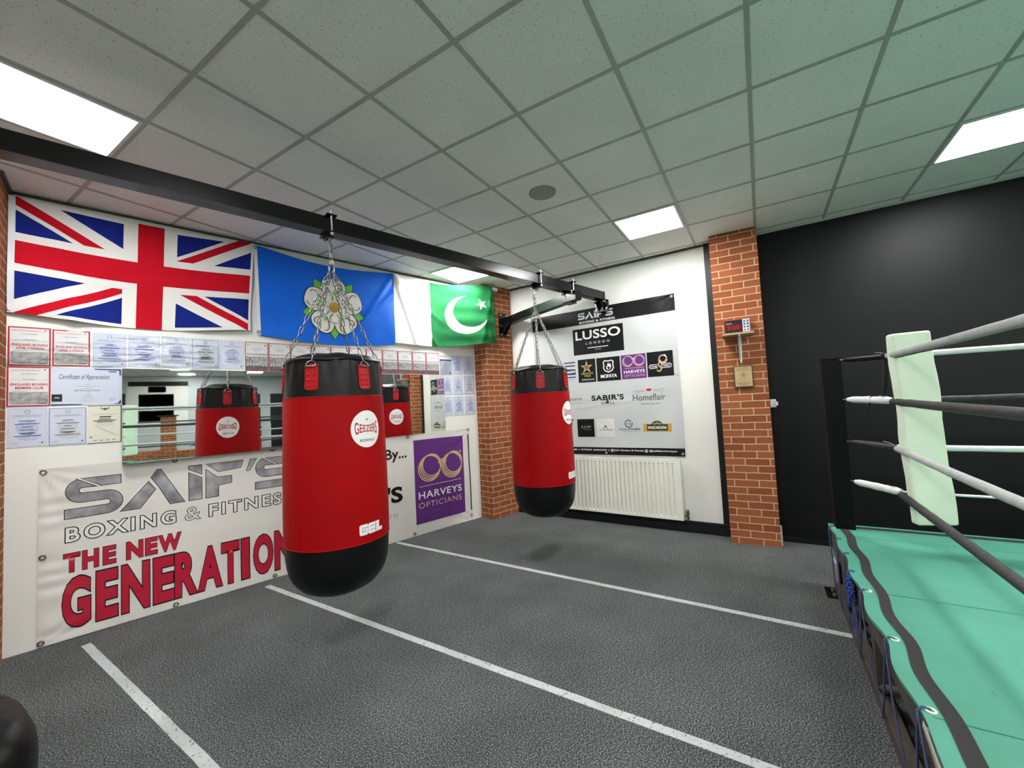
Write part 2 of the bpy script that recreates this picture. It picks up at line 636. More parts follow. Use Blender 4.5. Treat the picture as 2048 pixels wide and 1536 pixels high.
# brick piers
m = MB()
m.box(-0.305, 0.22, -0.25, 0.02, 0, H)
o = structure(m.build('brick_pillar', BRICK, frame=FL, brick=0.06))
m = MB()
m.box(-5.4, -4.632, -0.34, 0.02, 0, H)
structure(m.build('brick_pillar', BRICK, frame=FL, brick=0.13))
m = MB()
m.box(0.0, 0.45, 0.0, 0.30, 0, H)
structure(m.build('brick_pillar', BRICK, frame=FP, brick=0.035))
# black upright board between white wall and pillar, skirtings, edge trims
m = MB()
m.box(2.481, 2.60, -0.02, 0.0, 0.125, H)
structure(m.build('trim_1', BLACKT, frame=FR))
m = MB()
m.box(-0.34, 2.66, -0.045, 0.0, 0, 0.085, 0, 0.004)
m.box(-0.34, 2.66, -0.03, 0.0, 0.085, 0.128, 0, 0.008)
structure(m.build('baseboard_right', BLACKT, frame=FR))
m = MB()
m.box(-0.13, -0.112, 3.01, YF, 0, 0.05)
structure(m.build('baseboard_right_black', BLACKT))
m = MB()
m.box(-4.63, -0.3, -0.012, 0, H - 0.02, H - 0.0045)
m.box(-4.645, -4.61, -0.35, 0, H - 0.03, H - 0.0045)
structure(m.build('trim_2', mat('dark_edge_trim', srgb(70, 70, 66), 0.6), frame=FL))
m = MB()
m.box(-0.3, 2.6, -0.02, 0, H - 0.022, H - 0.0045)
structure(m.build('trim_3', mat('dark_edge_trim', srgb(70, 70, 66), 0.6), frame=FR))
m = MB()
m.box(-0.13, -0.105, 3.0, YF, H - 0.022, H - 0.0045)
structure(m.build('trim_4', GRID))
m = MB()
m.box(0.452, 0.47, 0.06, 0.10, 0, 0.2)
structure(m.build('trim_5', LGREY, frame=FP))

# the far end of the room, seen in the mirror
m = MB()
m.box(3.2, 9.6, 9.9, 10.12, 0, 0.62)
structure(m.build('wall_low_brick', BRICK, brick=0.0))
m = MB()
m.box(4.84, 5.17, 9.86, 10.16, 0, 1.6)
structure(m.build('brick_pillar', BRICK, brick=0.1))
m = MB()
m.box(1.6, 1.95, 9.86, 10.16, 0, 1.6)
structure(m.build('brick_pillar', BRICK, brick=0.1))
m = MB()
m.box(4.78, 5.23, 9.8, 10.22, 1.6, 1.64)
structure(m.build('trim_6', BLACKT))
for n, (x0, x1, z0, z1) in enumerate(((2.46, 2.77, 0, 2.48), (1.30, 2.06, 0, 2.48), (7.2, 7.9, 1.5, 2.6))):
    m = MB()
    m.box(x0, x1, YF - .03, YF, z0, z1)
    m.box(x0 - 0.05, x0, YF - .04, YF, z0, z1 + 0.05, 1)
    m.box(x1, x1 + 0.05, YF - .04, YF, z0, z1 + 0.05, 1)
    m.box(x0, x1, YF - .04, YF, z1, z1 + 0.05, 1)
    structure(m.build(('door_1', 'door_2', 'window_1')[n], [BLACKT, GREYW]))

FF = Matrix.Translation(Vector((0, YF - .015, 0))) @ Matrix.Rotation(PI, 4, 'Z')   # far wall: x = -world x, front towards the ring


def flat(name, label, cat, frame, x0, x1, z0, z1, paint, base, t=0.004, group=None, off=0.0, eps=0.0006):
    """a flat thing on a wall: a thin body with printed artwork on its face"""
    mats = [base]
    a = Art(mats)
    paint(a)
    m = MB()
    m.box(x0, x1, -off - t, -off, z0, z1, 0)
    a.onto(m, lambda x, z, e: Vector((x, -off - t - e, z)), eps)
    o = m.build(name, mats, org=((x0 + x1) / 2, -off, z0), frame=frame)
    return tag(o, label, cat, group)


def p_head(a):
    a.text("SAIF'S", -6.45, -5.9, 2.93, 3.06, LGREY, 1, off=0.01)
flat('wall_sign', 'long black header sign along the top of the far wall, seen in the mirror', 'sign', FF, -7.12, -5.16, 2.89, 3.09, p_head, BINK)
def p_lus(a):
    a.text('LUSSO', -6.45, -5.96, 2.72, 2.84, WINK, 1, off=0.02)
flat('wall_sign', 'small black sign with white letters under the far header, seen in the mirror', 'sign', FF, -6.5, -5.91, 2.62, 2.88, p_lus, BINK)
def p_box(a):
    X = lambda q: -6.23 + (q + 5.745) * 1.24
    Z = lambda q: 1.35 + (q - 1.4) * 1.19
    a.text("SAIF'S", X(-6.0), X(-5.5), Z(1.88), Z(2.0), LGREY, 3, off=0.02)
    for st, wd in (([(-5.75, 2.2), (-5.72, 1.95), (-5.68, 1.75)], .12), ([(-5.68, 1.78), (-5.6, 1.62), (-5.55, 1.47)], .1), ([(-5.7, 1.78), (-5.78, 1.62), (-5.76, 1.47)], .1),
                   ([(-5.76, 2.12), (-6.05, 2.16)], .07), ([(-5.7, 2.12), (-5.58, 2.02), (-5.66, 2.2)], .07)):
        a.stroke([(X(p), Z(q)) for p, q in st], wd, INKGREY, 1)
    a.disc(X(-5.72), Z(2.27), 0.075, INKGREY, 2)
flat('wall_poster', 'black poster with a grey punching figure on the far wall, seen in the mirror', 'poster', FF, -6.8, -5.65, 1.35, 2.55, p_box, BINK)

# ------------------------------------------------------------------ ceiling lights
LIGHTS = {(8, 22): 'light panel seen in the mirror, upper of the two above the white board',
          (8, 26): 'light panel seen in the mirror, lower of the two above the white board',
          (4, 24): 'light panel seen in the mirror just right of the reflected bag chains',
          (7, -1): 'long bright ceiling panel above the black steel rail at the red, white and blue flag',
          (1, -1): 'bright ceiling panel behind the steel rail, above the green flag',
          (1, 3): 'bright ceiling panel above the white wall with the sponsor banner',
          (1, 7): 'bright ceiling panel near the black wall above the boxing ring'}
for i, js in ((1, (-1, 3, 7, 11, 15, 19)), (7, (-1, 3, 7, 11, 15, 19)), (13, (3, 7, 11, 15, 19)), (4, (24,)), (8, (22, 26))):
    for j in js:
        x, y = 0.6 * i, 0.6 * j
        lab = LIGHTS.get((i, j), 'bright ceiling panel further along the room, out of the direct view')
        t = thing('ceiling_light', lab, 'ceiling light', (x + 0.3, y + 0.3, H - 0.012), group='square light panels in the ceiling')
        m = MB()
        for a0, a1, b0, b1 in ((0.012, 0.588, 0.012, 0.03), (0.012, 0.588, 0.57, 0.588), (0.012, 0.03, 0.03, 0.57), (0.57, 0.588, 0.03, 0.57)):
            m.box(x + a0, x + a1, y + b0, y + b1, H - 0.012, H - 0.0005)
        m.build('frame', LFRAME, org=(x + 0.3, y + 0.3, H - 0.012), parent=t)
        m = MB()
        m.box(x + 0.03, x + 0.57, y + 0.03, y + 0.57, H - 0.009, H - 0.001)
        m.build('diffuser', DIFF, org=(x + 0.3, y + 0.3, H - 0.012), parent=t)

t = thing('ceiling_speaker', 'round grey speaker set flush in a ceiling tile', 'speaker', (2.09, 1.5, H - 0.01))
m = MB()
m.lathe([(0.0, H - 0.008), (0.085, H - 0.0085), (0.095, H - 0.007)], (2.09, 1.5, 0), 40)
m.build('grille', SPKR, org=(2.09, 1.5, H - 0.01), parent=t)
m = MB()
m.lathe([(0.095, H - 0.0075), (0.1, H - 0.010), (0.112, H - 0.008), (0.114, H - 0.0005)], (2.09, 1.5, 0), 40)
m.build('rim', SPKR, org=(2.09, 1.5, H - 0.01), parent=t)

# ------------------------------------------------------------------ floor tape
def tape(pts, label, wd=0.05):
    m = MB()
    n = 40
    a, b = Vector(pts[0]), Vector(pts[-1])
    d = (b - a)
    nn = Vector((-d.y, d.x)).normalized()
    rnd = random.Random(len(label))
    top = []
    for k in range(n + 1):
        p = a + d * (k / n)
        e0, e1 = rnd.uniform(-0.0015, 0.0015), rnd.uniform(-0.0015, 0.0015)
        q0, q1 = p + nn * (wd / 2 + e0), p - nn * (wd / 2 + e1)
        top += [(q0.x, q0.y, 0.0025), (q1.x, q1.y, 0.0025), (q0.x, q0.y, 0.0002), (q1.x, q1.y, 0.0002)]
    fs = []
    for k in range(n):
        o = 4 * k
        fs += [(o, o + 1, o + 5, o + 4), (o, o + 4, o + 6, o + 2), (o + 1, o + 3, o + 7, o + 5)]
    m.add(top, fs, 0)
    c = (a + b) / 2
    tag(m.build('floor_tape', TAPE, org=(c.x, c.y, 0)), label, 'tape', 'white tape lines on the carpet')
tape([(4.144, -1.355), (4.214, 1.6)], 'worn white floor tape starting under the first letter of the long banner')
tape([(2.99, -1.13), (3.04, 3.3)], 'longest white floor tape, running past the front punch bag to the ring')
tape([(1.60, -0.90), (1.72, 3.6)], 'white floor tape behind both bags, running under the ring edge')

# ------------------------------------------------------------------ mirror
MY = math.radians(1.674)
mo = Vector((-2.45, -0.05, 0))
m = MB()
def mpt(x, z, back=False):
    y = 0.0 if back else -0.05 - 0.0292 * (-x - 2.45) - 0.0062 * (z - 1.65)
    return Vector((x, min(y, -0.003) if not back else 0.0, z))
X0, X1 = -4.03, -0.868
ZB0, ZB1, ZT = 1.262, 1.268, 2.026
front = [mpt(X0, ZB0), mpt(X1, ZB1), mpt(X1, ZT), mpt(X0, ZT)]
back = [mpt(X0, ZB0, 1), mpt(X1, ZB1, 1), mpt(X1, ZT, 1), mpt(X0, ZT, 1)]
m.add(front, [(0, 1, 2, 3)], 0)
m.add(front + back, [(0, 4, 5, 1), (1, 5, 6, 2), (2, 6, 7, 3), (3, 7, 4, 0), (4, 7, 6, 5)], 1)
tag(m.build('wall_mirror', [MIRR, mat('mirror_edge', srgb(120, 140, 132), 0.3)], org=(-2.45, 0, 1.26), frame=FL),
    'long frameless mirror on the flag wall between certificates and banner', 'mirror')

# ------------------------------------------------------------------ certificates
def lines(a, cx, z, widths, dz, h, mm, lay=2):
    for k, q in enumerate(widths):
        a.rect(cx - q / 2, cx + q / 2, z - k * dz - h, z - k * dz, mm, lay)


def c_redA(l1, l2):
    def p(a, x0, x1, z0, z1):
        cx, W, Hh = (x0 + x1) / 2, x1 - x0, z1 - z0
        a.frame(x0, x1, z0, z1, 0.009, INKRED, 1)
        a.rect(x0 + .012, x1 - .012, z0 + .015, z0 + .36 * Hh, PHOTO, 1)
        a.text('AFFILIATION CERTIFICATE', x0 + .016, x1 - .05, z1 - .032, z1 - .024, INKRED, 2, off=.01)
        a.star(x1 - .028, z1 - .022, .008, INKRED, 2)
        lines(a, cx, z1 - .052, [.075, .0, .06], .02, .004, INKGREY)
        a.rect(x0 + .015, x1 - .015, z1 - .1, z1 - .0985, INKGREY, 2)
        a.text(l1, x0 + .018, x1 - .015, z1 - .14, z1 - .122, INKRED, 2, off=.03)
        a.text(l2, x0 + .04, x1 - .035, z1 - .166, z1 - .148, INKRED, 2, off=.03)
        lines(a, x0 + .06, z0 + .115, [.07, .05, .06, .04], .025, .004, INKGREY)
        a.rect(x1 - .06, x1 - .02, z0 + .018, z0 + .024, INKBLK, 3)
    return p, PAPER


def c_blue(seed, plain=False):
    rnd = random.Random(seed)
    def p(a, x0, x1, z0, z1):
        cx, Hh = (x0 + x1) / 2, z1 - z0
        a.frame(x0 + .006, x1 - .006, z0 + .006, z1 - .006, 0.0025, INKNAVY if plain else INKBLUE, 1)
        a.arc(cx, z1 - .032, .013, .004, INKGREY, 2)
        a.star(cx, z1 - .032, .009, INKBLUE, 2)
        a.disc(cx, z0 + .14, .055, INKBLUE if not plain else LGREY, 1, rz=.055)
        a.disc(cx + .01, z0 + .075, .06, INKBLUE if not plain else LGREY, 1, rz=.03)
        lines(a, cx, z1 - .056, [.13, .145], .008, .003, INKGREY)
        lines(a, cx, z1 - .095, [rnd.uniform(.04, .09), .12, rnd.uniform(.03, .06), .07, rnd.uniform(.05, .1), .13], .022, .0045, INKNAVY if rnd.random() < .5 else INKGREY, 3)
        lines(a, x0 + .035, z0 + .035, [.04, .03], .01, .002, INKGREY)
        a.star(x1 - .025, z0 + .027, .009, INKNAVY, 2)
    return p, BPAPER


def c_redB(seed):
    rnd = random.Random(seed)
    def p(a, x0, x1, z0, z1):
        cx, Hh = (x0 + x1) / 2, z1 - z0
        a.rect(x0 + .003, x1 - .003, z0 + .006, z0 + .5 * Hh, PHOTO, 1)
        a.rect(x0 + .003, x1 - .003, z0 + .006, z0 + .2 * Hh, mat('dark_printed_crowd', srgb(96, 84, 86), 0.3, var=.4, vscale=40), 2)
        for k in range(7):
            a.disc(x0 + .02 + k * .026, z0 + .21 * Hh + rnd.uniform(-.006, .006), .009, LGREY, 3, n=12)
        a.stroke([(x0 + .03, z0 + .3 * Hh), (x0 + .045, z0 + .46 * Hh), (x0 + .06, z0 + .3 * Hh)], .006, INKNAVY, 3)
        a.frame(x0, x1, z0, z1, 0.006, INKRED, 4)
        a.star(x0 + .025, z1 - .028, .009, INKRED, 2)
        a.star(x1 - .025, z1 - .03, .011, rnd.choice([INKGREY, INKBLK]), 2)
        lines(a, cx, z1 - .06, [.07, .08, .06], .012, .0025, INKGREY)
        a.text('ENGLAND BOXING', x0 + .015, x1 - .012, z1 - .128, z1 - .114, mat('dark_red_ink', srgb(130, 40, 56), .4), 5, off=.02)
    return p, PAPER


def c_photo():
    def p(a, x0, x1, z0, z1):
        a.rect(x0, x1, z0, z1 - .07, mat('blue_grey_photo', srgb(148, 156, 176), .3, var=.3, vscale=12), 1)
        a.rect(x0, x1, z1 - .085, z1 - .066, INKNAVY, 2)
        a.rect(x0 + .01, x1 - .08, z1 - .03, z1 - .02, INKGREY, 2)
        a.disc((x0 + x1) / 2, z0 + .09, .05, INKGREY, 2, rz=.08)
        a.star(x1 - .03, z0 + .025, .016, INKNAVY, 3, inner=.7)
    return p, PAPER


def c_app():
    def p(a, x0, x1, z0, z1):
        cx = (x0 + x1) / 2
        a.poly([(x1 - .16, z1 - .004), (x1 - .004, z1 - .004), (x1 - .004, z1 - .06), (x1 - .014, z1 - .05), (x1 - .014, z1 - .016), (x1 - .15, z1 - .012)], INKNAVY, 1)
        a.poly([(x0, z0 + .001), (x0 + .15, z0 + .001), (x0 + .165, z0 + .008), (x0, z0 + .012)], INKNAVY, 1)
        a.poly([(x1 - .05, z0 + .004), (x1 - .004, z0 + .004), (x1 - .004, z0 + .035), (x1 - .012, z0 + .03), (x1 - .02, z0 + .012)], INKNAVY, 1)
        a.rect(x0 + .002, x0 + .056, z0 + .03, z0 + .086, INKBLK, 1)
        a.rect(x0 + .018, x0 + .042, z0 + .055, z0 + .063, LGREY, 2)
        a.text('Certificate of Appreciation', x0 + .04, x1 - .07, z1 - .098, z1 - .05, INKBLK, 2, shear=.35)
        lines(a, cx, z1 - .125, [.02, .13, .04], .016, .0028, INKGREY)
        a.text("Saif's Boxing & Fitness", cx - .075, cx + .07, z1 - .185, z1 - .168, INKBLK, 2)
        lines(a, cx, z1 - .2, [.03, .05, .07], .016, .0035, INKGREY)
        lines(a, cx, z1 - .25, [.1, .06], .012, .002, INKGREY)
        a.text('Saif', x1 - .075, x1 - .035, z0 + .03, z0 + .055, INKGREY, 2, shear=.4)
        a.rect(x1 - .075, x1 - .03, z1 - .03, z1 - .022, INKNAVY, 2)
    return p, BPAPER


def c_cream():
    def p(a, x0, x1, z0, z1):
        cx = (x0 + x1) / 2
        a.rect(x0, x1, z0, z0 + .004, INKBLK, 1).rect(x0, x1, z1 - .005, z1, INKBLK, 1).rect(x1 - .005, x1, z0, z1, INKBLK, 1)
        a.stroke([(cx - .024, z1 - .018), (cx - .01, z1 - .03), (cx, z1 - .022), (cx + .01, z1 - .03), (cx + .024, z1 - .018)], .006, INKBLK, 1)
        a.star(cx, z1 - .033, .01, INKBLK, 1)
        a.text('THIS CERTIFICATE IS AWARDED TO', cx - .07, cx + .07, z1 - .075, z1 - .067, INKGREY, 2)
        a.rect(cx - .03, cx + .035, z1 - .095, z1 - .086, INKBLK, 2)
        lines(a, cx, z1 - .106, [.07, .13, .09], .011, .006, INKBLK)
        lines(a, cx, z1 - .145, [.11, .1], .012, .002, INKGREY)
        a.poly([(x0 + .03, z1 - .16), (x0 + .05, z1 - .16), (x1 - .01, z0 + .05), (x1 - .05, z0 + .06)], LGREY, 1)
        for k in range(4):
            a.rect(x0 + .03 + k * .035, x0 + .05 + k * .035, z0 + .018, z0 + .026, INKGREY, 2)
        a.disc(x0 + .018, z0 + .05, .008, INKGREY, 2)
    return p, CREAM


CERTS = []
def cert(s0, s1, z0, z1, kind, label, sleeve=False):
    paint, base = kind
    mats = [base]
    a = Art(mats)
    x0, x1 = -s0, -s1
    paint(a, x0, x1, z0, z1)
    m = MB()
    m.box(x0, x1, -0.004, -0.001, z0, z1, 0)
    a.onto(m, lambda x, z, e: Vector((x, -0.004 - e, z)), 0.00035)
    tag(m.build('certificate', mats, org=((x0 + x1) / 2, 0, z0), frame=FL), label, 'certificate', 'certificates stuck to the flag wall')
    if sleeve:
        m = MB()
        rnd = random.Random(int(s0 * 1000))
        def fn(u, v):
            x, z = x0 - .006 + u * (x1 - x0 + .012), z0 - .004 + v * (z1 - z0 + .016)
            return Vector((x, -0.0105 - 0.0042 * noise.noise(Vector((x * 7, z * 38, s0))) - 0.0012 * noise.noise(Vector((x * 30, z * 70, s0))), z))
        m.grid(fn, 24, 36, 0)
        tag(m.build('plastic_sleeve', SLEEVE, org=((x0 + x1) / 2, 0, z0), frame=FL), sleeve, 'plastic sleeve', 'clear sleeves over certificates')


tt = NT('clear_plastic')
tt.b.inputs['Roughness'].default_value = 0.08
tt.b.inputs['Base Color'].default_value = (1, 1, 1, 1)
tb = tt.n('ShaderNodeBsdfTransparent')
tg = tt.n('ShaderNodeBsdfGlossy')
tg.inputs['Roughness'].default_value = 0.06
tf = tt.n('ShaderNodeFresnel', i_IOR=1.32)
tm = tt.n('ShaderNodeMixShader')
tt.l(tf.outputs[0], tm.inputs[0])
tt.l(tb.outputs[0], tm.inputs[1])
tt.l(tg.outputs[0], tm.inputs[2])
tt.l(tm.outputs[0], tt.t.nodes['Material Output'].inputs['Surface'])
SLEEVE = tt.m

cert(4.625, 4.418, 2.042, 2.329, c_redA('ENGLAND BOXING', 'LEVEL 1 COACH'), 'red-bordered level 1 coach certificate at the top left, beside the brick pier', 'clear sleeve over the level 1 coach certificate by the brick pier')
cert(4.411, 4.212, 2.046, 2.324, c_redA('ENGLAND BOXING', 'LEVEL 2 COACH'), 'red-bordered level 2 coach certificate, second in the top row', 'clear sleeve over the level 2 coach certificate')
cert(4.199, 4.004, 2.045, 2.320, c_blue(1), 'pale blue certificate right after the two red coach certificates', 'crinkled clear sleeve over the pale blue certificate right after the red pair')
cert(3.993, 3.792, 2.052, 2.318, c_blue(2), 'pale blue certificate, fourth in the top row, under heavy plastic glare', 'most crinkled clear sleeve, over the fourth certificate of the top row')
cert(3.783, 3.584, 2.058, 2.322, c_blue(3), 'pale blue certificate, fifth in the top row over the mirror', 'clear sleeve over the fifth certificate of the top row')
cert(3.578, 3.375, 2.050, 2.320, c_blue(4, True), 'pale certificate with a dark thin border, sixth in the top row', 'clear sleeve over the sixth certificate of the top row')
cert(3.369, 3.177, 2.050, 2.325, c_blue(5), 'pale blue certificate just left of the run of red photo certificates')
cert(4.628, 4.418, 1.744, 2.036, c_redA('ENGLAND BOXING', 'MEMBER CLUB'), 'red-bordered member club certificate, below the level 1 coach certificate')
cert(4.415, 4.032, 1.744, 2.033, c_app(), 'wide certificate of appreciation with navy corners, beside the mirror')
cert(4.625, 4.432, 1.449, 1.736, c_blue(6), 'pale blue certificate with three crests, lowest row by the brick pier')
cert(4.430, 4.228, 1.443, 1.730, c_blue(7, True), 'pale certificate with a dark thin border, middle of the lowest row')
cert(4.224, 4.033, 1.440, 1.737, c_cream(), 'cream certificate with black edges, lowest row next to the mirror')
RL = ['first of the red photo certificates, beside the last plain blue one', 'second of the red photo certificates in the top row', 'third red photo certificate, just left of the front bag top',
      'red photo certificate hidden by the front bag, left one', 'red photo certificate hidden by the front bag, right one', None]
for k in range(11):
    s0 = 3.168 - 0.2035 * k
    lab = ['red photo certificate directly after the last blue certificate in the top row', 'second red photo certificate from the blue ones in the top row',
           'red photo certificate touching the left edge of the front bag', 'red photo certificate mostly behind the front bag, under the blue flag',
           'red photo certificate behind the front bag chains', 'red photo certificate behind the right shoulder of the front bag',
           'red photo certificate just right of the front bag, cut by its edge', 'first full red photo certificate right of the front bag',
           'second full red photo certificate right of the front bag', 'second from last red photo certificate, under the green flag',
           'last red photo certificate, next to the blue photo sheet'][k]
    cert(s0, s0 - 0.198, 2.036, 2.322, c_redB(k + 3), lab)
cert(0.918, 0.730, 2.034, 2.310, c_photo(), 'blue-grey photo sheet at the top, first of the block beside the corner pier')
BL = [[None, 'pale blue certificate, top row middle of the block by the corner pier', 'pale blue certificate, top right of the block by the corner pier'],
      ['pale blue certificate, middle row left of the block by the corner pier', 'pale blue certificate at the centre of the block by the corner pier', 'pale certificate, middle row right of the block by the corner pier'],
      ['pale blue certificate, bottom left of the block by the corner pier', 'pale blue certificate, bottom middle of the block by the corner pier', 'pale blue certificate, bottom right of the block by the corner pier']]
ZR = [(2.045, 2.309), (1.764, 2.019), (1.476, 1.736)]
SR = [(0.898, 0.735), (0.717, 0.544), (0.523, 0.340)]
for r in range(3):
    for c in range(3):
        if BL[r][c]:
            cert(SR[c][0], SR[c][1], ZR[r][0], ZR[r][1], c_blue(20 + r * 3 + c, r == 1 and c == 2), BL[r][c])


# ------------------------------------------------------------------ letters shared by the banners
def saif(a, x0, x1, z0, z1, fill, edge, ew, lay=2):
    """the angular S A I F ' S lettering, each letter cut by a slanting gap"""
    W, Hh = x1 - x0, z1 - z0
    X = lambda q: x0 + q * W
    Z = lambda q: z0 + q * Hh
    def blk(pts):
        P = [Vector((X(p[0]), Z(p[1]))) for p in pts]
        if edge:
            c = sum(P, Vector((0, 0))) / len(P)
            n = len(P)
            out = []
            ar = sum(P[i - 1].x * P[i].y - P[i].x * P[i - 1].y for i in range(n))
            sg = 1 if ar > 0 else -1
            for i in range(n):
                d1 = (P[i] - P[i - 1]).normalized()
                d2 = (P[(i + 1) % n] - P[i]).normalized()
                n1, n2 = Vector((d1.y, -d1.x)) * sg, Vector((d2.y, -d2.x)) * sg
                k = 1 + n1.dot(n2)
                out.append(P[i] + (n1 + n2) * (ew / max(k, 0.4)))
            a.poly([tuple(q) for q in out], edge, lay)
        a.poly([tuple(q) for q in P], fill, lay + 1)
    def ess(q0, q1):
        w_ = (q1 - q0) * W
        t = 0.255 * Hh
        ra = (Hh - t) / 4
        xa, xb = X(q0) + ra + t / 2, X(q1) - ra - t / 2
        zt, zm, zb = z1 - t / 2, (z0 + z1) / 2, z0 + t / 2
        pa = [(X(q1) - 0.01 * W, zt), (xa, zt)]
        pa += [(xa + ra * math.cos(math.radians(g)), zt - ra + ra * math.sin(math.radians(g))) for g in range(105, 271, 15)]
        pa += [(xb, zm)]
        pa += [(xb + ra * math.cos(math.radians(g)), zb + ra + ra * math.sin(math.radians(g))) for g in range(75, -91, -15)]
        pa += [(X(q0), zb)]
        if edge:
            a.stroke(pa, t * .86 + 2 * ew, edge, lay, ext=ew)
        a.stroke(pa, t * .86, fill, lay + 1)
        gx = X(q0) + 0.36 * w_
        a.stroke([(gx - .03 * W, z1 + .01 * Hh), (gx + .045 * W, z1 - t * 1.02)], 0.06 * Hh, CUT[0], lay + 2)
        if edge:
            for k in (-1, 1):
                a.stroke([(gx - .03 * W + k * .045 * Hh, z1), (gx + .045 * W + k * .045 * Hh, z1 - t)], ew, edge, lay + 3)
    ess(0.0, 0.205)
    blk([(0.196, 0.0), (0.268, 0.0), (0.330, 0.46), (0.303, 0.69)])
    blk([(0.314, 0.80), (0.338, 1.0), (0.352, 1.0), (0.452, 0.0), (0.392, 0.0), (0.345, 0.52)])
    blk([(0.473, 0.0), (0.53, 0.0), (0.53, 0.62), (0.473, 0.80)])
    blk([(0.473, 0.91), (0.53, 0.73), (0.53, 1.0), (0.473, 1.0)])
    blk([(0.55, 0.0), (0.608, 0.0), (0.608, 0.33), (0.673, 0.36), (0.673, 0.57), (0.605, 0.57), (0.55, 0.84)])
    blk([(0.553, 1.0), (0.732, 1.0), (0.72, 0.79), (0.61, 0.74)])
    blk([(0.752, 0.66), (0.768, 0.66), (0.803, 1.0), (0.772, 1.0)])
    ess(0.797, 1.0)
CUT = [PVC]


def glasses(a, cx, cz, rw, col, lay=2, n=3):
    """two scribbled round lenses and a bridge"""
    R = rw * 0.25
    for sx in (-1, 1):
        for k in range(n):
            a.arc(cx + sx * rw * 0.265 + (k - 1) * R * .07, cz + (k - 1) * R * .08, R * (0.98 - .05 * k), R * .085, col, lay + k % 2, rz=R * (1.0 - .05 * k), rot=k * .6 + sx)
    for k in range(2):
        a.arc(cx, cz - R * .15 + k * R * .13, rw * .1, R * .09, col, lay, 40, 140, 12, rz=rw * .13)


def grommet(m, x, y, z, r=0.017, mi=0):
    pts = [(x + r * math.cos(2 * PI * k / 14), y, z + r * math.sin(2 * PI * k / 14)) for k in range(14)]
    m.tube(pts, r * .38, mi, 6, closed=True)


# ------------------------------------------------------------------ long banner on the left wall
mats = [PVC]
a = Art(mats)
bx0, bx1, bz0, bz1 = -4.474, -0.478, 0.008, 1.279
saif(a, -4.342, -2.785, 0.885, 1.183, SILVER, BINK, 0.0045, 2)
for word, q0, q1, of in (('BOXING', -4.336, -3.698, 0.018), ('&', -3.632, -3.532, 0.0), ('FITNESS', -3.464, -2.79, 0.018)):
    a.text(word, q0, q1, 0.715, 0.822, PVC, 2, off=of, spacing=1.3, outline=(BINK, 0.045 if of else 0.03))
for word, zz0, zz1, of in (([('T', -4.347, -4.262), ('H', -4.249, -4.162), ('E', -4.138, -4.066), ('N', -4.006, -3.907), ('E', -3.892, -3.818), ('W', -3.811, -3.662)], 0.49, 0.63, 0.045),
                           ([('G', -4.352, -4.205), ('E', -4.175, -4.055), ('N', -4.033, -3.867), ('E', -3.843, -3.712), ('R', -3.706, -3.554), ('A', -3.548, -3.374),
                             ('T', -3.378, -3.242), ('I', -3.224, -3.162), ('O', -3.128, -2.962), ('N', -2.947, -2.775)], 0.082, 0.45, 0.045)):
    for ch, q0, q1 in word:
        a.text(ch, q0, q1, zz0, zz1, BRED, 2, off=of, outline=(BINK, 0.022))
a.text('Sponsored By...', -2.62, -1.475, 0.955, 1.118, BINK, 2, off=0.02)
a.text("SABIR'S", -2.62, -1.545, 0.468, 0.664, BINK, 2, off=0.035)
a.text('EST. FOOD', -2.2, -1.62, 0.30, 0.345, INKGREY, 2, spacing=1.5)
a.rect(-1.372, -0.6, 0.14, 1.192, PURPLE, 2)
glasses(a, -0.965, 0.828, 0.66, GOLD, 4, 4)
a.stroke([(-1.31, 0.597), (-0.655, 0.608)], 0.008, ROSE, 4)
a.text('HARVEYS', -1.325, -0.652, 0.443, 0.534, WINK, 4, off=0.012, spacing=1.1)
a.text('OPTICIANS', -1.33, -0.66, 0.328, 0.397, ROSE, 4, spacing=1.15)
a.disc(-0.655, 0.985, 0.013, ROSE, 4)
a.stroke([(-0.506, 1.2), (-0.494, 0.143)], 0.017, BINK, 2)

def bsurf(x, z, e):
    u, v = (x - bx0) / (bx1 - bx0), (z - bz0) / (bz1 - bz0)
    y = 0.010
    y += 0.006 * noise.noise(Vector((x * 1.6, z * 2.5, 1.0)))
    for cx, cz, dx, dz in ((bx0, bz1, 1, -1), (bx0, bz0, 1, 1), (bx1, bz1, -1, -1), (bx1, bz0, -1, 1)):
        dd = math.hypot(x - cx, z - cz)
        an = math.atan2(abs(z - cz), abs(x - cx) + 1e-6)
        y += 0.006 * math.exp(-dd / 0.28) * math.sin(an * 13 + 1.0) * min(1, dd / .05)
    y += 0.0035 * math.exp(-((v - .93) / .07) ** 2) * math.sin(u * 46 + 3 * math.sin(u * 9))
    y += 0.004 * math.exp(-((u - .02) / .02) ** 2) * math.sin(v * 60 + 2 * math.sin(v * 17))
    y += 0.002 * noise.noise(Vector((x * 6, z * 9, 5.0)))
    zz = z - 0.03 * math.exp(-((u - .99) / .06) ** 2) * v * (1 - u) * 4
    return Vector((x, -max(y, 0.003) - e, zz))
t = thing('wall_banner', 'long white banner with silver and crimson lettering along the bottom of the flag wall', 'banner', (-2.476, 0, bz0), FL)
m = MB()
m.grid(lambda u, v: bsurf(bx0 + u * (bx1 - bx0), bz0 + v * (bz1 - bz0), 0), 200, 70, 0)
a.onto(m, bsurf, 0.0011, 0.03)
m.build('sheet', mats, org=(-2.476, 0, bz0), parent=t)
GROM = mat('dull_grommet_metal', srgb(120, 116, 104), 0.4, metal=0.8)
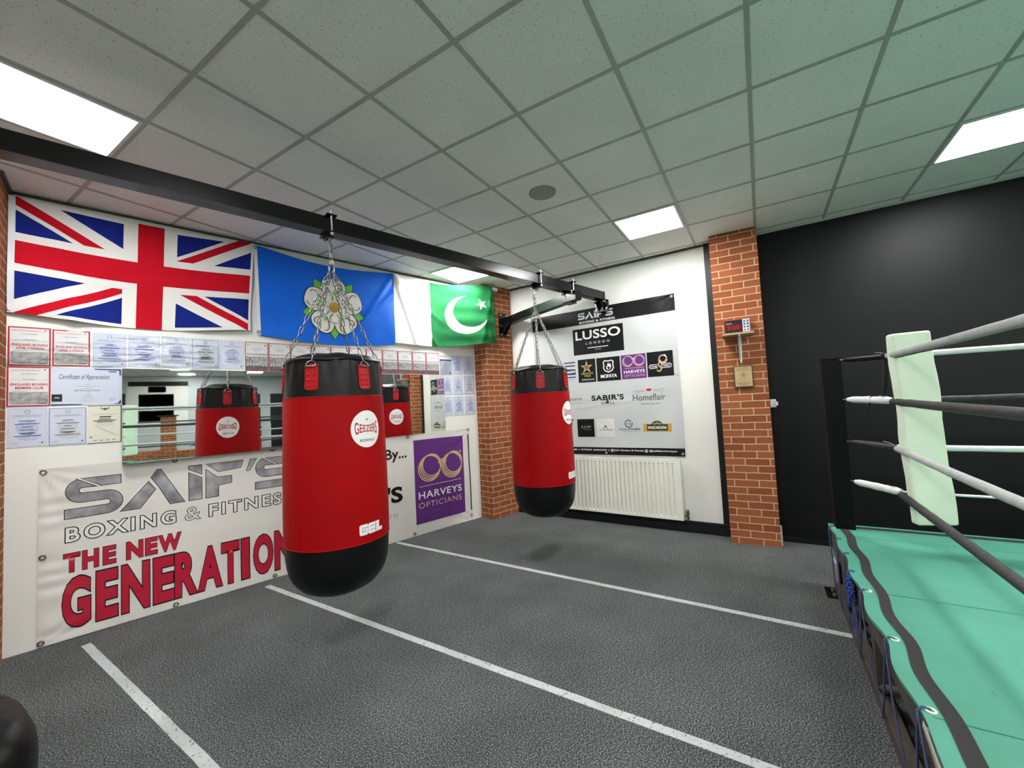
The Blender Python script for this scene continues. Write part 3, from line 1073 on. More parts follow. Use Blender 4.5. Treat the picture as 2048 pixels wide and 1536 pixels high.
for gx, gz in [(-4.45, 1.255), (-4.45, 0.64), (-4.455, 0.035), (-3.70, 1.245), (-2.95, 1.255), (-1.45, 1.245), (-0.495, 1.262), (-3.70, 0.03), (-2.95, 0.03), (-1.4, 0.04), (-0.495, 0.07)]:
    m = MB()
    q = bsurf(gx, gz, 0.003)
    grommet(m, q.x, q.y, q.z, 0.015)
    m.build('grommet', GROM, org=(-2.476, 0, bz0), parent=t)


# ------------------------------------------------------------------ flags
def flag(name, label, quad, topsag, botsag, nfun, paint, base, nu, nv, wave):
    """quad: TL, TR, BR, BL as (x, z); the art is drawn in u, v in 0..1"""
    mats = [base]
    a = Art(mats)
    paint(a)
    tl, tr_, br_, bl_ = [Vector(q) for q in quad]
    def surf(u, v, e):
        tp = tl.lerp(tr_, u) + Vector((0, -topsag(u)))
        bt = bl_.lerp(br_, u) + Vector((0, -botsag(u)))
        p = bt.lerp(tp, v)
        y = nfun(u, v) + wave(u, v)
        return Vector((p.x, -max(y, 0.004) - e, p.y))
    m = MB()
    m.grid(lambda u, v: surf(u, v, 0), nu, nv, 0)
    a.onto(m, surf, 0.0019, 0.02)
    cx, cz = (tl.x + br_.x) / 2, min(bl_.y, br_.y)
    t = thing(name, label, 'flag', (cx, 0, cz), FL, 'cloth flags hung along the wall')
    m.build('cloth', mats, org=(cx, 0, cz), parent=t)
    return t, surf, (cx, 0, cz)


def uk(a):
    fx0, fx1, fz0, fz1 = 0.022, 0.988, 0.0, 1.0
    W, Hh = fx1 - fx0, 1.0
    asp = 1.48 / 0.87                      # draw in real proportions, then squash
    def st(p, q, wd, m_, lay):
        p, q = Vector(p), Vector(q)
        d = (q - p).normalized()
        n = Vector((-d.y, d.x))
        pts = [p + n * wd[0], q + n * wd[0], q + n * wd[1], p + n * wd[1]]
        c = clip([(v.x, v.y) for v in pts], 0, 60, 0, 35)
        a.poly([(fx0 + x / 60 * W, z / 35) for x, z in c], m_, lay)
    a.rect(fx0, fx1, 0.03, 0.965, FBLUE, 1)
    for p, q in (((-6, -3.5), (66, 38.5)), ((-6, 38.5), (66, -3.5))):
        st(p, q, (3.4, -3.4), FWHITE, 2)
    c = (30, 17.5)
    st((-3, -1.75), c, (0.2, -2.2), FRED, 3)
    st((63, 36.75), c, (0.2, -2.2), FRED, 3)
    st((-3, 36.75), c, (0.2, -2.2), FRED, 3)
    st((63, -1.75), c, (0.2, -2.2), FRED, 3)
    a.rect(fx0 + W * .445, fx0 + W * .563, 0, 1, FWHITE, 4)
    a.rect(fx0 + W * .387, fx0 + W * .621, 0, 1, FWHITE, 4)
    a.rect(fx0, fx1, .353, .69, FWHITE, 4)
    a.rect(fx0 + W * .447, fx0 + W * .561, 0, 1, FRED, 5)
    a.rect(fx0, fx1, .42, .62, FRED, 5)
    a.rect(0, fx0, 0, 1, mat('flag_hem_canvas', srgb(214, 218, 224), .8), 5)
    a.rect(fx1, 1, 0, 1, FWHITE, 5)
t, sf, og = flag('wall_flag', 'red, white and blue crossed flag at the brick pier end of the wall',
                 [(-4.628, 3.292), (-3.085, 3.303), (-3.128, 2.43), (-4.627, 2.425)], lambda u: 0.025 * math.sin(PI * u), lambda u: 0.055 * math.sin(PI * u) ** 1.2,
                 lambda u, v: 0.022, uk, FWHITE, 180, 100,
                 lambda u, v: 0.018 * math.sin(9 * u + 2 * v) * (1 - v) + 0.011 * math.sin(6 * (u * 1.6 + v)) + 0.018 * math.exp(-((u - .12 - .1 * (1 - v)) / .035) ** 2) * (1 - v) + 0.010 * math.exp(-((u - .93 + .06 * v) / .04) ** 2) * (1 - v))
m = MB()
q = sf(0.008, 0.03, 0.004)
grommet(m, q.x, q.y, q.z, 0.014)
m.build('grommet', GROM, org=og, parent=t)
m = MB()
q = sf(0.008, 0.97, 0.004)
grommet(m, q.x, q.y, q.z, 0.014)
m.build('grommet', GROM, org=og, parent=t)


def rose(a):
    asx = 0.88 / 1.5                        # keep circles round: u spans 1.5 m, v spans .88 m
    cu, cv = 0.512, 0.475
    def P(x, z):
        return (cu + x / 1.5, cv + z / 0.88)
    def el(cx, cz, rx, rz, rot, m_, lay, n=36):
        c, s_ = math.cos(rot), math.sin(rot)
        a.poly([P(cx + c * rx * math.cos(2 * PI * k / n) - s_ * rz * math.sin(2 * PI * k / n), cz + s_ * rx * math.cos(2 * PI * k / n) + c * rz * math.sin(2 * PI * k / n)) for k in range(n)], m_, lay)
    def petal(an, dist, wd, ht, lay, ow):
        d = Vector((math.cos(an), math.sin(an)))
        for gr, mm, ll in ((ow, INKBLK, lay), (0, FWHITE, lay + 1)):
            pts = []
            for k in range(40):
                g = 2 * PI * k / 40
                rr = 1.0 - 0.10 * max(0, math.cos(g)) ** 6
                q = Vector(((ht + gr) * math.cos(g) * rr, (wd + gr) * math.sin(g) * (1 + .12 * math.cos(g))))
                w_ = Vector((d.x * q.x - d.y * q.y, d.y * q.x + d.x * q.y)) + d * dist
                pts.append(P(w_.x, w_.y))
            a.poly(pts, mm, ll)
        for sg in (-1, 1):
            path = []
            for k in range(11):
                q = Vector((ht * (.62 - .95 * (k / 10) ** 1.3), sg * wd * (.28 + .42 * math.sin(PI * (.15 + .85 * k / 10)))))
                w_ = Vector((d.x * q.x - d.y * q.y, d.y * q.x + d.x * q.y)) + d * dist
                path.append(P(w_.x, w_.y))
            a.stroke(path, 0.011 if ht > .1 else .006, FOLIVE, lay + 2)
            a.stroke([(p[0] + .004, p[1] - .004) for p in path], 0.003, INKBLK, lay + 3)
    for k in range(5):
        an = PI / 2 + PI / 5 + 2 * PI * k / 5
        d = Vector((math.cos(an), math.sin(an)))
        n = Vector((-d.y, d.x))
        for g, mm, ll in ((.008, INKBLK, 1), (0, FLEAF, 2)):
            pts = [d * .20 + n * (.05 + g), d * .29 + n * (.045 + g), d * (.355 + g), d * .29 - n * (.045 + g), d * .20 - n * (.05 + g)]
            a.poly([P(p.x, p.y) for p in pts], mm, ll)
    for k in range(5):
        petal(PI / 2 + 2 * PI * k / 5, 0.205, 0.125, 0.125, 3, .008)
    for k in range(5):
        an = PI / 2 + 2 * PI * k / 5
        d = Vector((math.cos(an), math.sin(an)))
        a.poly([P(*(d * .1 + Vector((-d.y, d.x)) * .03)), P(*(d * .2)), P(*(d * .1 - Vector((-d.y, d.x)) * .03))], FLEAF, 7)
    for k in range(5):
        petal(PI / 2 + PI / 5 + 2 * PI * k / 5, 0.1, 0.078, 0.078, 7, .004)
    el(0, 0, .056, .056, 0, INKBLK, 11)
    el(0, 0, .052, .052, 0, FYEL, 12)
    for k in range(-2, 3):
        a.stroke([P(-.036 + k * .018 * .6, -.036 - k * .018 * .6), P(.036 + k * .018 * .6, .036 - k * .018 * .6)], .0022, INKBLK, 13)
        a.stroke([P(-.036 + k * .018 * .6, .036 + k * .018 * .6), P(.036 + k * .018 * .6, -.036 + k * .018 * .6)], .0022, INKBLK, 13)
    a.rect(0, 0.022, 0, 1, FWHITE, 2)
t, sf, og = flag('wall_flag', 'blue flag with a white rose, hanging between the two other flags',
                 [(-3.09, 3.296), (-1.579, 3.290), (-1.588, 2.404), (-3.068, 2.405)], lambda u: 0.07 * math.sin(PI * u) ** 1.3, lambda u: 0.05 * math.sin(PI * u) + .01,
                 lambda u, v: 0.024, rose, FSKY, 110, 60,
                 lambda u, v: 0.02 * math.exp(-((v - .05 - 1.5 * (u - .55)) / .06) ** 2) * max(0, u - .5) * 2 + 0.016 * math.exp(-((v - .3 - 2.4 * (u - .72)) / .07) ** 2) * max(0, u - .5) * 2 + 0.008 * math.sin(8 * u + 3 * v) + 0.012 * math.sin(22 * (u - 1) + 6 * v) * max(0, u - .7) * (1 - v) * 2 + .01 * (1 - v) * math.sin(7 * u))
for gv in (0.03, 0.97):
    m = MB()
    q = sf(0.01, gv, 0.004)
    grommet(m, q.x, q.y, q.z, 0.013)
    m.build('grommet', GROM, org=og, parent=t)


def pak(a):
    a.rect(0.372, 1.0, 0, 1, FGREEN, 1)
    cu, cv = 0.705, 0.50
    W, Hh = 1.47, 0.87
    P = lambda x, z: (cu + x / W, cv + z / Hh)
    R, r, d = 0.275, 0.235, 0.085
    dv = Vector((math.cos(math.radians(38)), math.sin(math.radians(38))))
    # crescent: outer arc minus an offset inner disc
    xx = (d * d + R * R - r * r) / (2 * d)
    a0 = math.acos(max(-1, min(1, xx / R)))
    b0 = math.acos(max(-1, min(1, (xx - d) / r)))
    n = 36
    out = [Vector((R * math.cos(a0 + (2 * PI - 2 * a0) * k / n), R * math.sin(a0 + (2 * PI - 2 * a0) * k / n))) for k in range(n + 1)]
    inn = [Vector((d + r * math.cos(2 * PI - b0 - (2 * PI - 2 * b0) * k / n), r * math.sin(2 * PI - b0 - (2 * PI - 2 * b0) * k / n))) for k in range(n + 1)]
    rotv = lambda v: Vector((dv.x * v.x - dv.y * v.y, dv.y * v.x + dv.x * v.y))
    o_, i_ = [rotv(v) for v in out], [rotv(v) for v in inn][::-1]
    for k in range(n):
        a.poly([P(*o_[k]), P(*o_[k + 1]), P(*i_[k + 1]), P(*i_[k])], FWHITE, 2)
    pts = []
    for k in range(10):
        g = math.radians(20) + PI / 2 + PI * k / 5
        q = .085 if k % 2 == 0 else .034
        pts.append(P(.20 + q * math.cos(g), .145 + q * math.sin(g)))
    a.poly(pts, FWHITE, 2)
def smooth(x):
    x = max(0, min(1, x))
    return x * x * (3 - 2 * x)
flag('wall_flag', 'green and white flag with crescent and star, draped towards the corner pier',
     [(-1.573, 3.287), (-0.165, 3.292), (-0.14, 2.475), (-1.587, 2.42)], lambda u: 0.02 * math.sin(PI * u), lambda u: 0.035 * math.sin(PI * u * 1.1) + .0,
     lambda u, v: 0.024 + 0.272 * smooth((u - .42) / .46), pak, FWHITE, 110, 60,
     lambda u, v: 0.016 * math.exp(-((v - 1 + 1.25 * u) / .05) ** 2) * (1 - u) + 0.014 * math.exp(-((v - 1 + 2.3 * u) / .06) ** 2) + .014 * math.exp(-((v - 1 + 4.6 * u) / .1) ** 2)
     + 0.007 * math.sin(26 * v + 5 * u) * smooth((u - .35) / .3) + .018 * math.exp(-((u - .82 - .16 * v) / .03) ** 2) + .012 * math.exp(-((u - .93) / .02) ** 2) * (1 - v) + .008 * math.sin(8 * u))

# ------------------------------------------------------------------ camera at the corner
t = thing('security_camera', 'small grey security camera at the ceiling above the green flag', 'camera', (-0.16, -0.27, H - 0.11), FL)
og = (-0.16, -0.27, H - 0.11)
m = MB()
m.lathe([(0.0, H - 0.004), (0.03, H - 0.005), (0.033, H - 0.02), (0.02, H - 0.03), (0.012, H - 0.05)], (-0.16, -0.29, 0), 20)
m.build('mount', CAMG, org=og, parent=t)
m = MB()
m.cyl((-0.20, -0.275, H - 0.055), (-0.09, -0.315, H - 0.075), 0.03, 0, 20)
m.build('body', CAMG, org=og, parent=t)
m = MB()
m.cyl((-0.09, -0.315, H - 0.075), (-0.082, -0.318, H - 0.0765), 0.022, 0, 20)
m.build('lens', BLACKT, org=og, parent=t)

# ------------------------------------------------------------------ steel rail with its arm and brackets
BA = Vector((4.95, -0.131, 2.945))
BE = Vector((-0.115, 1.232, 2.945))
bd = (BE - BA).normalized()
bn = Vector((-bd.y, bd.x, 0))
FB = Matrix(((bd.x, bn.x, 0, BA.x), (bd.y, bn.y, 0, BA.y), (0, 0, 1, BA.z), (0, 0, 0, 1)))   # x along the rail, z up
LB = (BE - BA).length
t = thing('bag_rail', 'long black steel rail under the ceiling carrying both punch bags', 'steel rail', (LB / 2, 0, 0), FB)
og = (LB / 2, 0, 0)
m = MB()
m.box(-0.6, LB - 0.03, -0.05, 0.05, -0.05, 0.055, 0, 0.006)
m.box(-0.6, LB - 0.03, -0.056, 0.056, -0.055, -0.042, 0, 0.003)
m.build('rail', STEEL, org=og, parent=t)
m = MB()
m.box(LB - 0.03, LB - 0.012, -0.052, 0.052, -0.05, 0.057)
m.build('end_cap', STEEL, org=og, parent=t)
def wclamp(m, x):
    m.box(x - 0.035, x + 0.035, -0.085, 0.085, 0.056, 0.066)
    m.box(x - 0.035, x + 0.035, -0.085, 0.085, -0.068, -0.057)
    for sy in (-1, 1):
        m.cyl((x, sy * 0.07, -0.085), (x, sy * 0.07, 0.095), 0.007, 1, 10)
        m.cyl((x, sy * 0.07, 0.066), (x, sy * 0.07, 0.078), 0.014, 1, 6)
        m.cyl((x, sy * 0.07, -0.08), (x, sy * 0.07, -0.068), 0.014, 1, 6)
# end bracket on the wall
m = MB()
m.box(LB - 0.11, LB - 0.01, -0.09, 0.09, -0.075, -0.056)
m.box(LB - 0.028, LB - 0.008, -0.1, 0.1, -0.2, -0.06)
m.prism([(LB - 0.028, -0.19), (LB - 0.028, -0.075), (LB - 0.12, -0.075)], -0.045, -0.033)
m.prism([(LB - 0.028, -0.19), (LB - 0.028, -0.075), (LB - 0.12, -0.075)], 0.033, 0.045)
for dx, dy in ((-.09, -.07), (-.09, .07), (-.05, -.07), (-.05, .07)):
    m.cyl((LB + dx, dy, -0.09), (LB + dx, dy, -0.052), 0.008, 1, 8)
for dy, dz in ((-.08, -.1), (.08, -.1), (-.08, -.17), (.08, -.17)):
    m.cyl((LB - 0.04, dy, dz), (LB - 0.012, dy, dz), 0.009, 1, 8)
m.build('end_bracket', [STEEL, BOLT], org=og, parent=t)
# arm from the corner pier
inv = FB.inverted()
a0 = inv @ Vector((-0.135, -0.335, 2.84))
a1 = inv @ Vector((0.575, 1.097, 2.84))
a0.z = a1.z = -0.113
ad = (a1 - a0).normalized()
an = Vector((-ad.y, ad.x, 0))
def obox(m, p, q, n, hw, z0, z1, mi=0):
    vs = [p + n * hw, p - n * hw, q - n * hw, q + n * hw]
    vs = [Vector((v.x, v.y, z0)) for v in vs] + [Vector((v.x, v.y, z1)) for v in vs]
    m.add(vs, [(3, 2, 1, 0), (4, 5, 6, 7), (0, 1, 5, 4), (1, 2, 6, 5), (2, 3, 7, 6), (3, 0, 4, 7)], mi)
m = MB()
obox(m, a0 + ad * 0.02, a1 + ad * 0.1, an, 0.045, -0.165, -0.06)
obox(m, a0 + ad * 0.02, a1 + ad * 0.1, an, 0.05, -0.17, -0.158)
m.build('support_arm', STEEL, org=og, parent=t)
m = MB()
ps = inv @ (FL @ Vector((0.255 - 0.31, -0.252, 0)))
# plate on the pier face, gusset under the arm
pn = (inv.to_3x3() @ (FL.to_3x3() @ Vector((0, -1, 0)))).normalized()
pt = (inv.to_3x3() @ (FL.to_3x3() @ Vector((1, 0, 0)))).normalized()
pc = inv @ (FL @ Vector((0.06, -0.25, 0)))
pc.z = 0
obox(m, pc + pn * 0.0, pc + pn * 0.014, pt, 0.085, -0.36, -0.01)
g0, g1 = pc + pn * 0.014, pc + pn * 0.16
for sg in (-1, 1):
    k = pt * (0.03 * sg)
    vs = [g0 + k, g0 + k, g1 + k, g0 + k * 1.2, g0 + k * 1.2, g1 + k * 1.2]
    zz = [-0.33, -0.165, -0.165] * 2
    m.add([Vector((v.x, v.y, z)) for v, z in zip(vs, zz)], [(0, 1, 2), (5, 4, 3), (0, 2, 5, 3), (1, 4, 5, 2)], 0)
for dt, dz in ((-.06, -.04), (.06, -.04), (-.06, -.2), (-.06, -.33), (.06, -.33), (.06, -.2)):
    c = pc + pt * dt
    m.cyl((c.x, c.y, dz), (c.x + pn.x * .026, c.y + pn.y * .026, dz), 0.012, 1, 8)
m.build('wall_plate', [STEEL, BOLT], org=og, parent=t)
m = MB()
wclamp(m, (a1.x))
m.box(a1.x - .06, a1.x + .06, -.06, .06, -.19, -.172)
for dx, dy in ((-.05, -.08), (.05, -.08), (-.05, .08), (.05, .08)):
    m.cyl((a1.x + dx, dy, -.09), (a1.x + dx, dy, -.05), 0.008, 1, 8)
m.build('arm_clamp', [STEEL, BOLT], org=og, parent=t)
P1 = Vector((3.277, 0.362, 0))
P2 = Vector((1.107, 0.863, 0))
for P in (P1, P2):
    x = (inv @ Vector((P.x, P.y, 2.9))).x
    m = MB()
    wclamp(m, x)
    m.box(x - 0.02, x + 0.02, -0.045, 0.045, -0.095, -0.068)
    m.tube([(x, -0.03, -0.075), (x, -0.028, -0.1), (x, 0, -0.115), (x, 0.028, -0.1), (x, 0.03, -0.075)], 0.008, 1, 8)
    m.build('bag_clamp', [STEEL, BOLT], org=og, parent=t)


# ------------------------------------------------------------------ punch bags
def link(m, c, d, side, L, Wd, r, mi=0):
    """one oval chain link centred at c along d"""
    pts = []
    hl, hw = L / 2 - Wd / 2, Wd / 2 - r
    for k in range(7):
        g = PI * k / 6
        pts.append(c + d * (hl + hw * math.sin(g)) + side * (hw * math.cos(g)))
    for k in range(7):
        g = PI + PI * k / 6
        pts.append(c - d * hl + d * (hw * math.sin(g)) + side * (hw * math.cos(g)))
    m.tube(pts, r, mi, 6, closed=True)


def chain(m, p, q, L=0.058, Wd=0.027, r=0.0037):
    p, q = Vector(p), Vector(q)
    d = (q - p)
    n = max(2, round(d.length / (L - 2.4 * r)))
    st = d.length / n
    d.normalize()
    s1 = d.cross(Vector((0.3, 0.5, 0.1))).normalized()
    s2 = d.cross(s1)
    for k in range(n):
        link(m, p + d * (st * (k + .5)), d, s1 if k % 2 else s2, st + 2.4 * r, Wd, r)


def bag_profile(z):
    pts = [(0.375, 0.0), (0.378, 0.09), (0.392, 0.17), (0.425, 0.235), (0.475, 0.285), (0.54, 0.315), (0.62, 0.329), (0.735, 0.334), (0.95, 0.335), (1.2, 0.332), (1.45, 0.326), (1.69, 0.322), (1.80, 0.316), (1.90, 0.308), (1.935, 0.304), (1.955, 0.292), (1.962, 0.27)]
    for (z0, r0), (z1, r1) in zip(pts, pts[1:]):
        if z <= z1:
            return r0 + (r1 - r0) * max(0, (z - z0)) / (z1 - z0)
    return pts[-1][1]


def make_bag(label):
    t = thing('punch_bag', label, 'punch bag', (P1.x, P1.y, 0.375), group='hanging red and black punch bags')
    og = (0, 0, 0.375)
    wob = lambda a, z, k: 1 + 0.006 * noise.noise(Vector((math.cos(a) * 1.6, math.sin(a) * 1.6, z * 2.2 + k)))
    def shell(zs, k, grow=0.0, mi=0, m=None):
        m = m or MB()
        seg = 96
        vs = []
        for z in zs:
            for q in range(seg):
                a_ = 2 * PI * q / seg
                R = (bag_profile(z) + grow) * wob(a_, z, k)
                vs.append((R * math.cos(a_), R * math.sin(a_), z))
        fs = [(i * seg + q, i * seg + (q + 1) % seg, (i + 1) * seg + (q + 1) % seg, (i + 1) * seg + q) for i in range(len(zs) - 1) for q in range(seg)]
        m.add(vs, fs, mi, True)
        return m
    fr = lambda a_, b_, n: [a_ + (b_ - a_) * k / n for k in range(n + 1)]
    m = shell(fr(0.735, 1.692, 28), 0, 0.0035)
    m.tube([((bag_profile(0.737) + .002) * math.cos(2 * PI * k / 64), (bag_profile(0.737) + .002) * math.sin(2 * PI * k / 64), 0.737) for k in range(64)], 0.004, 0, 6, closed=True)
    m.tube([((bag_profile(1.69) + .002) * math.cos(2 * PI * k / 64), (bag_profile(1.69) + .002) * math.sin(2 * PI * k / 64), 1.69) for k in range(64)], 0.004, 0, 6, closed=True)
    sa = math.radians(12)
    m.tube([((bag_profile(z) + .0035) * math.cos(sa), (bag_profile(z) + .0035) * math.sin(sa), z) for z in fr(0.74, 1.69, 30)], 0.0022, 0, 6)
    m.build('red_body', REDV, org=og, parent=t)
    m = shell([0.3752, 0.378, 0.385, 0.395, 0.41, 0.43, 0.455, 0.49, 0.53, 0.58, 0.64, 0.70, 0.74], 0)
    m.build('base', BLACKV, org=og, parent=t)
    # black collar, its rolled rim and the sunken lid
    m = MB()
    seg = 144
    zs = fr(1.685, 1.93, 14)
    vs = []
    for i, z in enumerate(zs):
        for q in range(seg):
            a_ = 2 * PI * q / seg
            k = max(0, (z - 1.74) / .19)
            R = bag_profile(z) * wob(a_, z, 0) + 0.005 * k * abs(math.sin(3 * (a_ - PI / 2))) * math.sin(21 * a_) + 0.003 * k * math.sin(9 * a_ + 12 * z)
            vs.append((R * math.cos(a_), R * math.sin(a_), z))
    m.add(vs, [(i * seg + q, i * seg + (q + 1) % seg, (i + 1) * seg + (q + 1) % seg, (i + 1) * seg + q) for i in range(len(zs) - 1) for q in range(seg)], 0, True)
    m.build('collar', BLACKV, org=og, parent=t)
    m = MB()
    m.tube([(0.299 * math.cos(2 * PI * k / 72), 0.299 * math.sin(2 * PI * k / 72), 1.935 + .004 * math.sin(6 * 2 * PI * k / 72)) for k in range(72)], 0.014, 0, 8, closed=True)
    vs = []
    for rr, zz in ((0.298, 1.945), (0.27, 1.966), (0.2, 1.985), (0.1, 1.997), (0.0, 2.0)):
        for q in range(72):
            a_ = 2 * PI * q / 72
            vs.append((rr * math.cos(a_), rr * math.sin(a_), zz + .006 * math.sin(7 * a_) * rr / .3 * (1 if rr < .29 else 0)))
    m.add(vs, [(i * 72 + q, i * 72 + (q + 1) % 72, (i + 1) * 72 + (q + 1) % 72, (i + 1) * 72 + q) for i in range(4) for q in range(72)], 0, True)
    m.build('lid', BLACKV, org=og, parent=t)
    apex = Vector((0, 0, 2.60))
    for k in range(6):
        g = PI / 2 + PI * k / 3
        rad = Vector((math.cos(g), math.sin(g), 0))
        tan = Vector((-math.sin(g), math.cos(g), 0))
        # strap tab: rounded slab lying on the collar with rivets and a stitched edge
        m = MB()
        def tp(x, z, e):
            aa = g + x / 0.32
            R = bag_profile(min(z, 1.9)) + 0.007 + e
            return Vector((R * math.cos(aa), R * math.sin(aa), z))
        prof = []
        hw, z0, z1, rr = 0.043, 1.735, 1.905, 0.022
        for cx, cz, b0 in ((hw - rr, z0 + rr, -90), (hw - .012, z1 - .012, 0), (-hw + .012, z1 - .012, 90), (-hw + rr, z0 + rr, 180)):
            q = rr if cz < 1.8 else .012
            for s_ in range(5):
                b = math.radians(b0 + 90 * s_ / 4)
                prof.append((cx + q * math.cos(b), cz + q * math.sin(b)))
        art = Art([0])
        art.mats = ['tab']
        bm = bmesh.new()
        ff = bm.faces.new([bm.verts.new((p[0], p[1], 0)) for p in prof])
        bm.normal_update()
        ex = bmesh.ops.extrude_face_region(bm, geom=[ff])
        for v in [v for v in ex['geom'] if isinstance(v, bmesh.types.BMVert)]:
            v.co.z = 1.0
        bmesh.ops.triangulate(bm, faces=[f for f in bm.faces if len(f.verts) > 4])
        for v in bm.verts:
            q = tp(v.co.x, v.co.y, 0.0 if v.co.z > .5 else -0.012)
            v.co = q
        m.bm(bm, 0)
        loop = [tp(p[0] * .9, z0 + (p[1] - z0 - .085) * .94 + .085, 0.001) for p in prof]
        m.tube(loop, 0.0018, 0, 5, closed=True)
        for rx in (-.019, .019):
            for rz in (1.765, 1.80, 1.835):
                bm = bmesh.new()
                bmesh.ops.create_uvsphere(bm, u_segments=10, v_segments=6, radius=0.009)
                m.bm(bm, 0, True, Matrix.Translation(tp(rx, rz, 0)) @ Matrix.Rotation(g, 4, 'Z') @ Matrix.Diagonal((.45, 1, 1, 1)))
        st = m.build('strap', REDTAB, org=og, parent=t)
        m = MB()
        c = rad * 0.325 + Vector((0, 0, 1.888))
        pts = [c + tan * (0.032 * math.cos(PI * s_ / 10)) + Vector((0, 0, 0.034 * math.sin(PI * s_ / 10))) - rad * (.012 * math.sin(PI * s_ / 10)) for s_ in range(11)]
        m.tube(pts, 0.0048, 0, 8, closed=True)
        m.build('ring', CHROME, org=og, parent=st)
        m = MB()
        chain(m, c + Vector((0, 0, 0.028)) - rad * .012, apex + rad * 0.014)
        m.build('chain', CHROME, org=og, parent=t)
    m = MB()
    link(m, Vector((0, 0, 2.615)), Vector((0, 0, 1)), Vector((1, 0, 0)), 0.075, 0.05, 0.006)
    link(m, Vector((0, 0, 2.67)), Vector((0, 0, 1)), Vector((0, 1, 0)), 0.07, 0.04, 0.006)
    for k, dy in enumerate((-.012, .012)):
        chain(m, (dy, dy, 2.69), (dy * .6, dy, 2.845), 0.06, .028, .0045)
    m.build('top_chain', CHROME, org=og, parent=t)
    # printed roundels and wordmark
    def onbag(g0):
        def f(x, z, e):
            aa = g0 + x / 0.331
            R = (bag_profile(z) + 0.0035) * wob(aa, z, 0) + e
            return Vector((R * math.cos(aa), R * math.sin(aa), z))
        return f
    mats = []
    a = Art(mats)
    a.disc(0, 1.47, .115, WINK, 1, rz=.122)
    def wp(u, v):
        x = -.09 + .18 * u
        b = 1 - (2 * u - 1) ** 2
        top, bot = 1.525 - .03 * b, 1.43 + .022 * b
        return (x, bot + (top - bot) * v)
    a.text('GEEZERS', 0, 1, 0, 1, INKRED, 2, off=0.012, warp=wp)
    a.star(0, 1.533, .009, BINK, 2)
    a.text('BOXING', -.055, .055, 1.388, 1.405, BINK, 2, off=0.01, spacing=1.1)
    for g0 in (PI / 2, -PI / 2):
        m = MB()
        a.onto(m, onbag(g0), 0.0012, 0.02)
        m.build('round_logo', mats, org=og, parent=t)
    mats2 = []
    b = Art(mats2)
    for x0, kind in ((-.088, 'G'), (-.028, 'E'), (.034, 'L')):
        if kind == 'G':
            b.poly([(x0 + .008, .79), (x0 + .052, .79), (x0 + .058, .798), (x0 + .058, .852), (x0 + .054, .858), (x0 + .008, .858), (x0, .85), (x0, .80)], WINK, 1)
            b.stroke([(x0 + .058, .836), (x0 + .022, .836), (x0 + .018, .812), (x0 + .042, .812), (x0 + .042, .824)], .0045, INKGREY, 2)
        elif kind == 'E':
            b.poly([(x0 + .006, .79), (x0 + .058, .79), (x0 + .058, .858), (x0 + .006, .858), (x0, .85), (x0, .798)], WINK, 1)
            b.stroke([(x0 + .058, .838), (x0 + .016, .836)], .0045, INKGREY, 2)
            b.stroke([(x0 + .058, .812), (x0 + .016, .812)], .0045, INKGREY, 2)
        else:
            b.poly([(x0, .79), (x0 + .058, .79), (x0 + .062, .812), (x0 + .03, .812), (x0 + .03, .858), (x0, .858)], WINK, 1)
    b.star(.085, .872, .004, YINK, 1)
    m = MB()
    b.onto(m, onbag(PI / 2 + .02), 0.0012, 0.02)
    m.build('wordmark', mats2, org=og, parent=t)
    return t


bag = make_bag('large red and black punch bag in front of the mirror and long banner')
dup(bag, (P2.x, P2.y, 0.375), 'red and black punch bag hanging by the radiator, in front of the sponsor banner')

# ------------------------------------------------------------------ sponsor banner on the right wall
mats = [SPVC]
a = Art(mats)
sx0, sx1, sz0, sz1 = 0.15, 2.126, 0.868, 2.822
CUT[0] = BINK
a.rect(sx0, sx1, 2.618, sz1, BINK, 1)
a.rect(sx0, sx1, sz0, 0.964, BINK, 1)
saif(a, 0.87, 1.365, 2.686, 2.778, LGREY, None, 0, 2)
a.text('BOXING & FITNESS', 0.886, 1.382, 2.631, 2.661, WINK, 2, off=0.015, spacing=1.1)
a.rect(0.779, 1.48, 2.21, 2.563, BINK, 1)
a.text('LUSSO', 0.816, 1.443, 2.411, 2.532, WINK, 2, off=0.022, spacing=1.05)
a.text('LONDON', 0.965, 1.291, 2.341, 2.373, WINK, 2, spacing=2.0)
a.rect(0.986, 1.272, 2.288, 2.297, WINK, 2)
a.text('EST 2019', 1.09, 1.17, 2.255, 2.27, LGREY, 2)
# row of square logos
x = [0.64, 0.69, 0.79]
for pts in ([(.62, 2.118), (.79, 2.118)], [(.785, 2.073), (.635, 2.073), (.635, 2.015), (.785, 2.015), (.785, 1.962), (.63, 1.962)], [(.62, 1.915), (.79, 1.915)]):
    a.stroke(pts, .016, mat('banner_ink_indigo', srgb(44, 44, 84), .4), 1)
a.text('QUEST', .60, .785, 1.868, 1.888, INKGREY, 1)
a.rect(.55, .78, 1.853, 1.858, LGREY, 1)
a.rect(0.829, 1.08, 1.832, 2.144, BINK, 1)
a.star(0.953, 2.035, .092, GOLD, 2, inner=.34)
a.star(0.953, 2.035, .056, mat('banner_bronze_ink', srgb(96, 84, 50), .4), 3, inner=.36)
a.text('GOLDSTAR', .872, 1.045, 1.938, 1.962, YINK, 2, off=.01)
a.text('TAXIS', .912, 1.005, 1.905, 1.93, YINK, 2, off=.01)
a.text('07733 33 43 44', .878, 1.052, 1.858, 1.876, WINK, 2, off=.01)
a.rect(1.096, 1.413, 1.831, 2.141, BINK, 1)
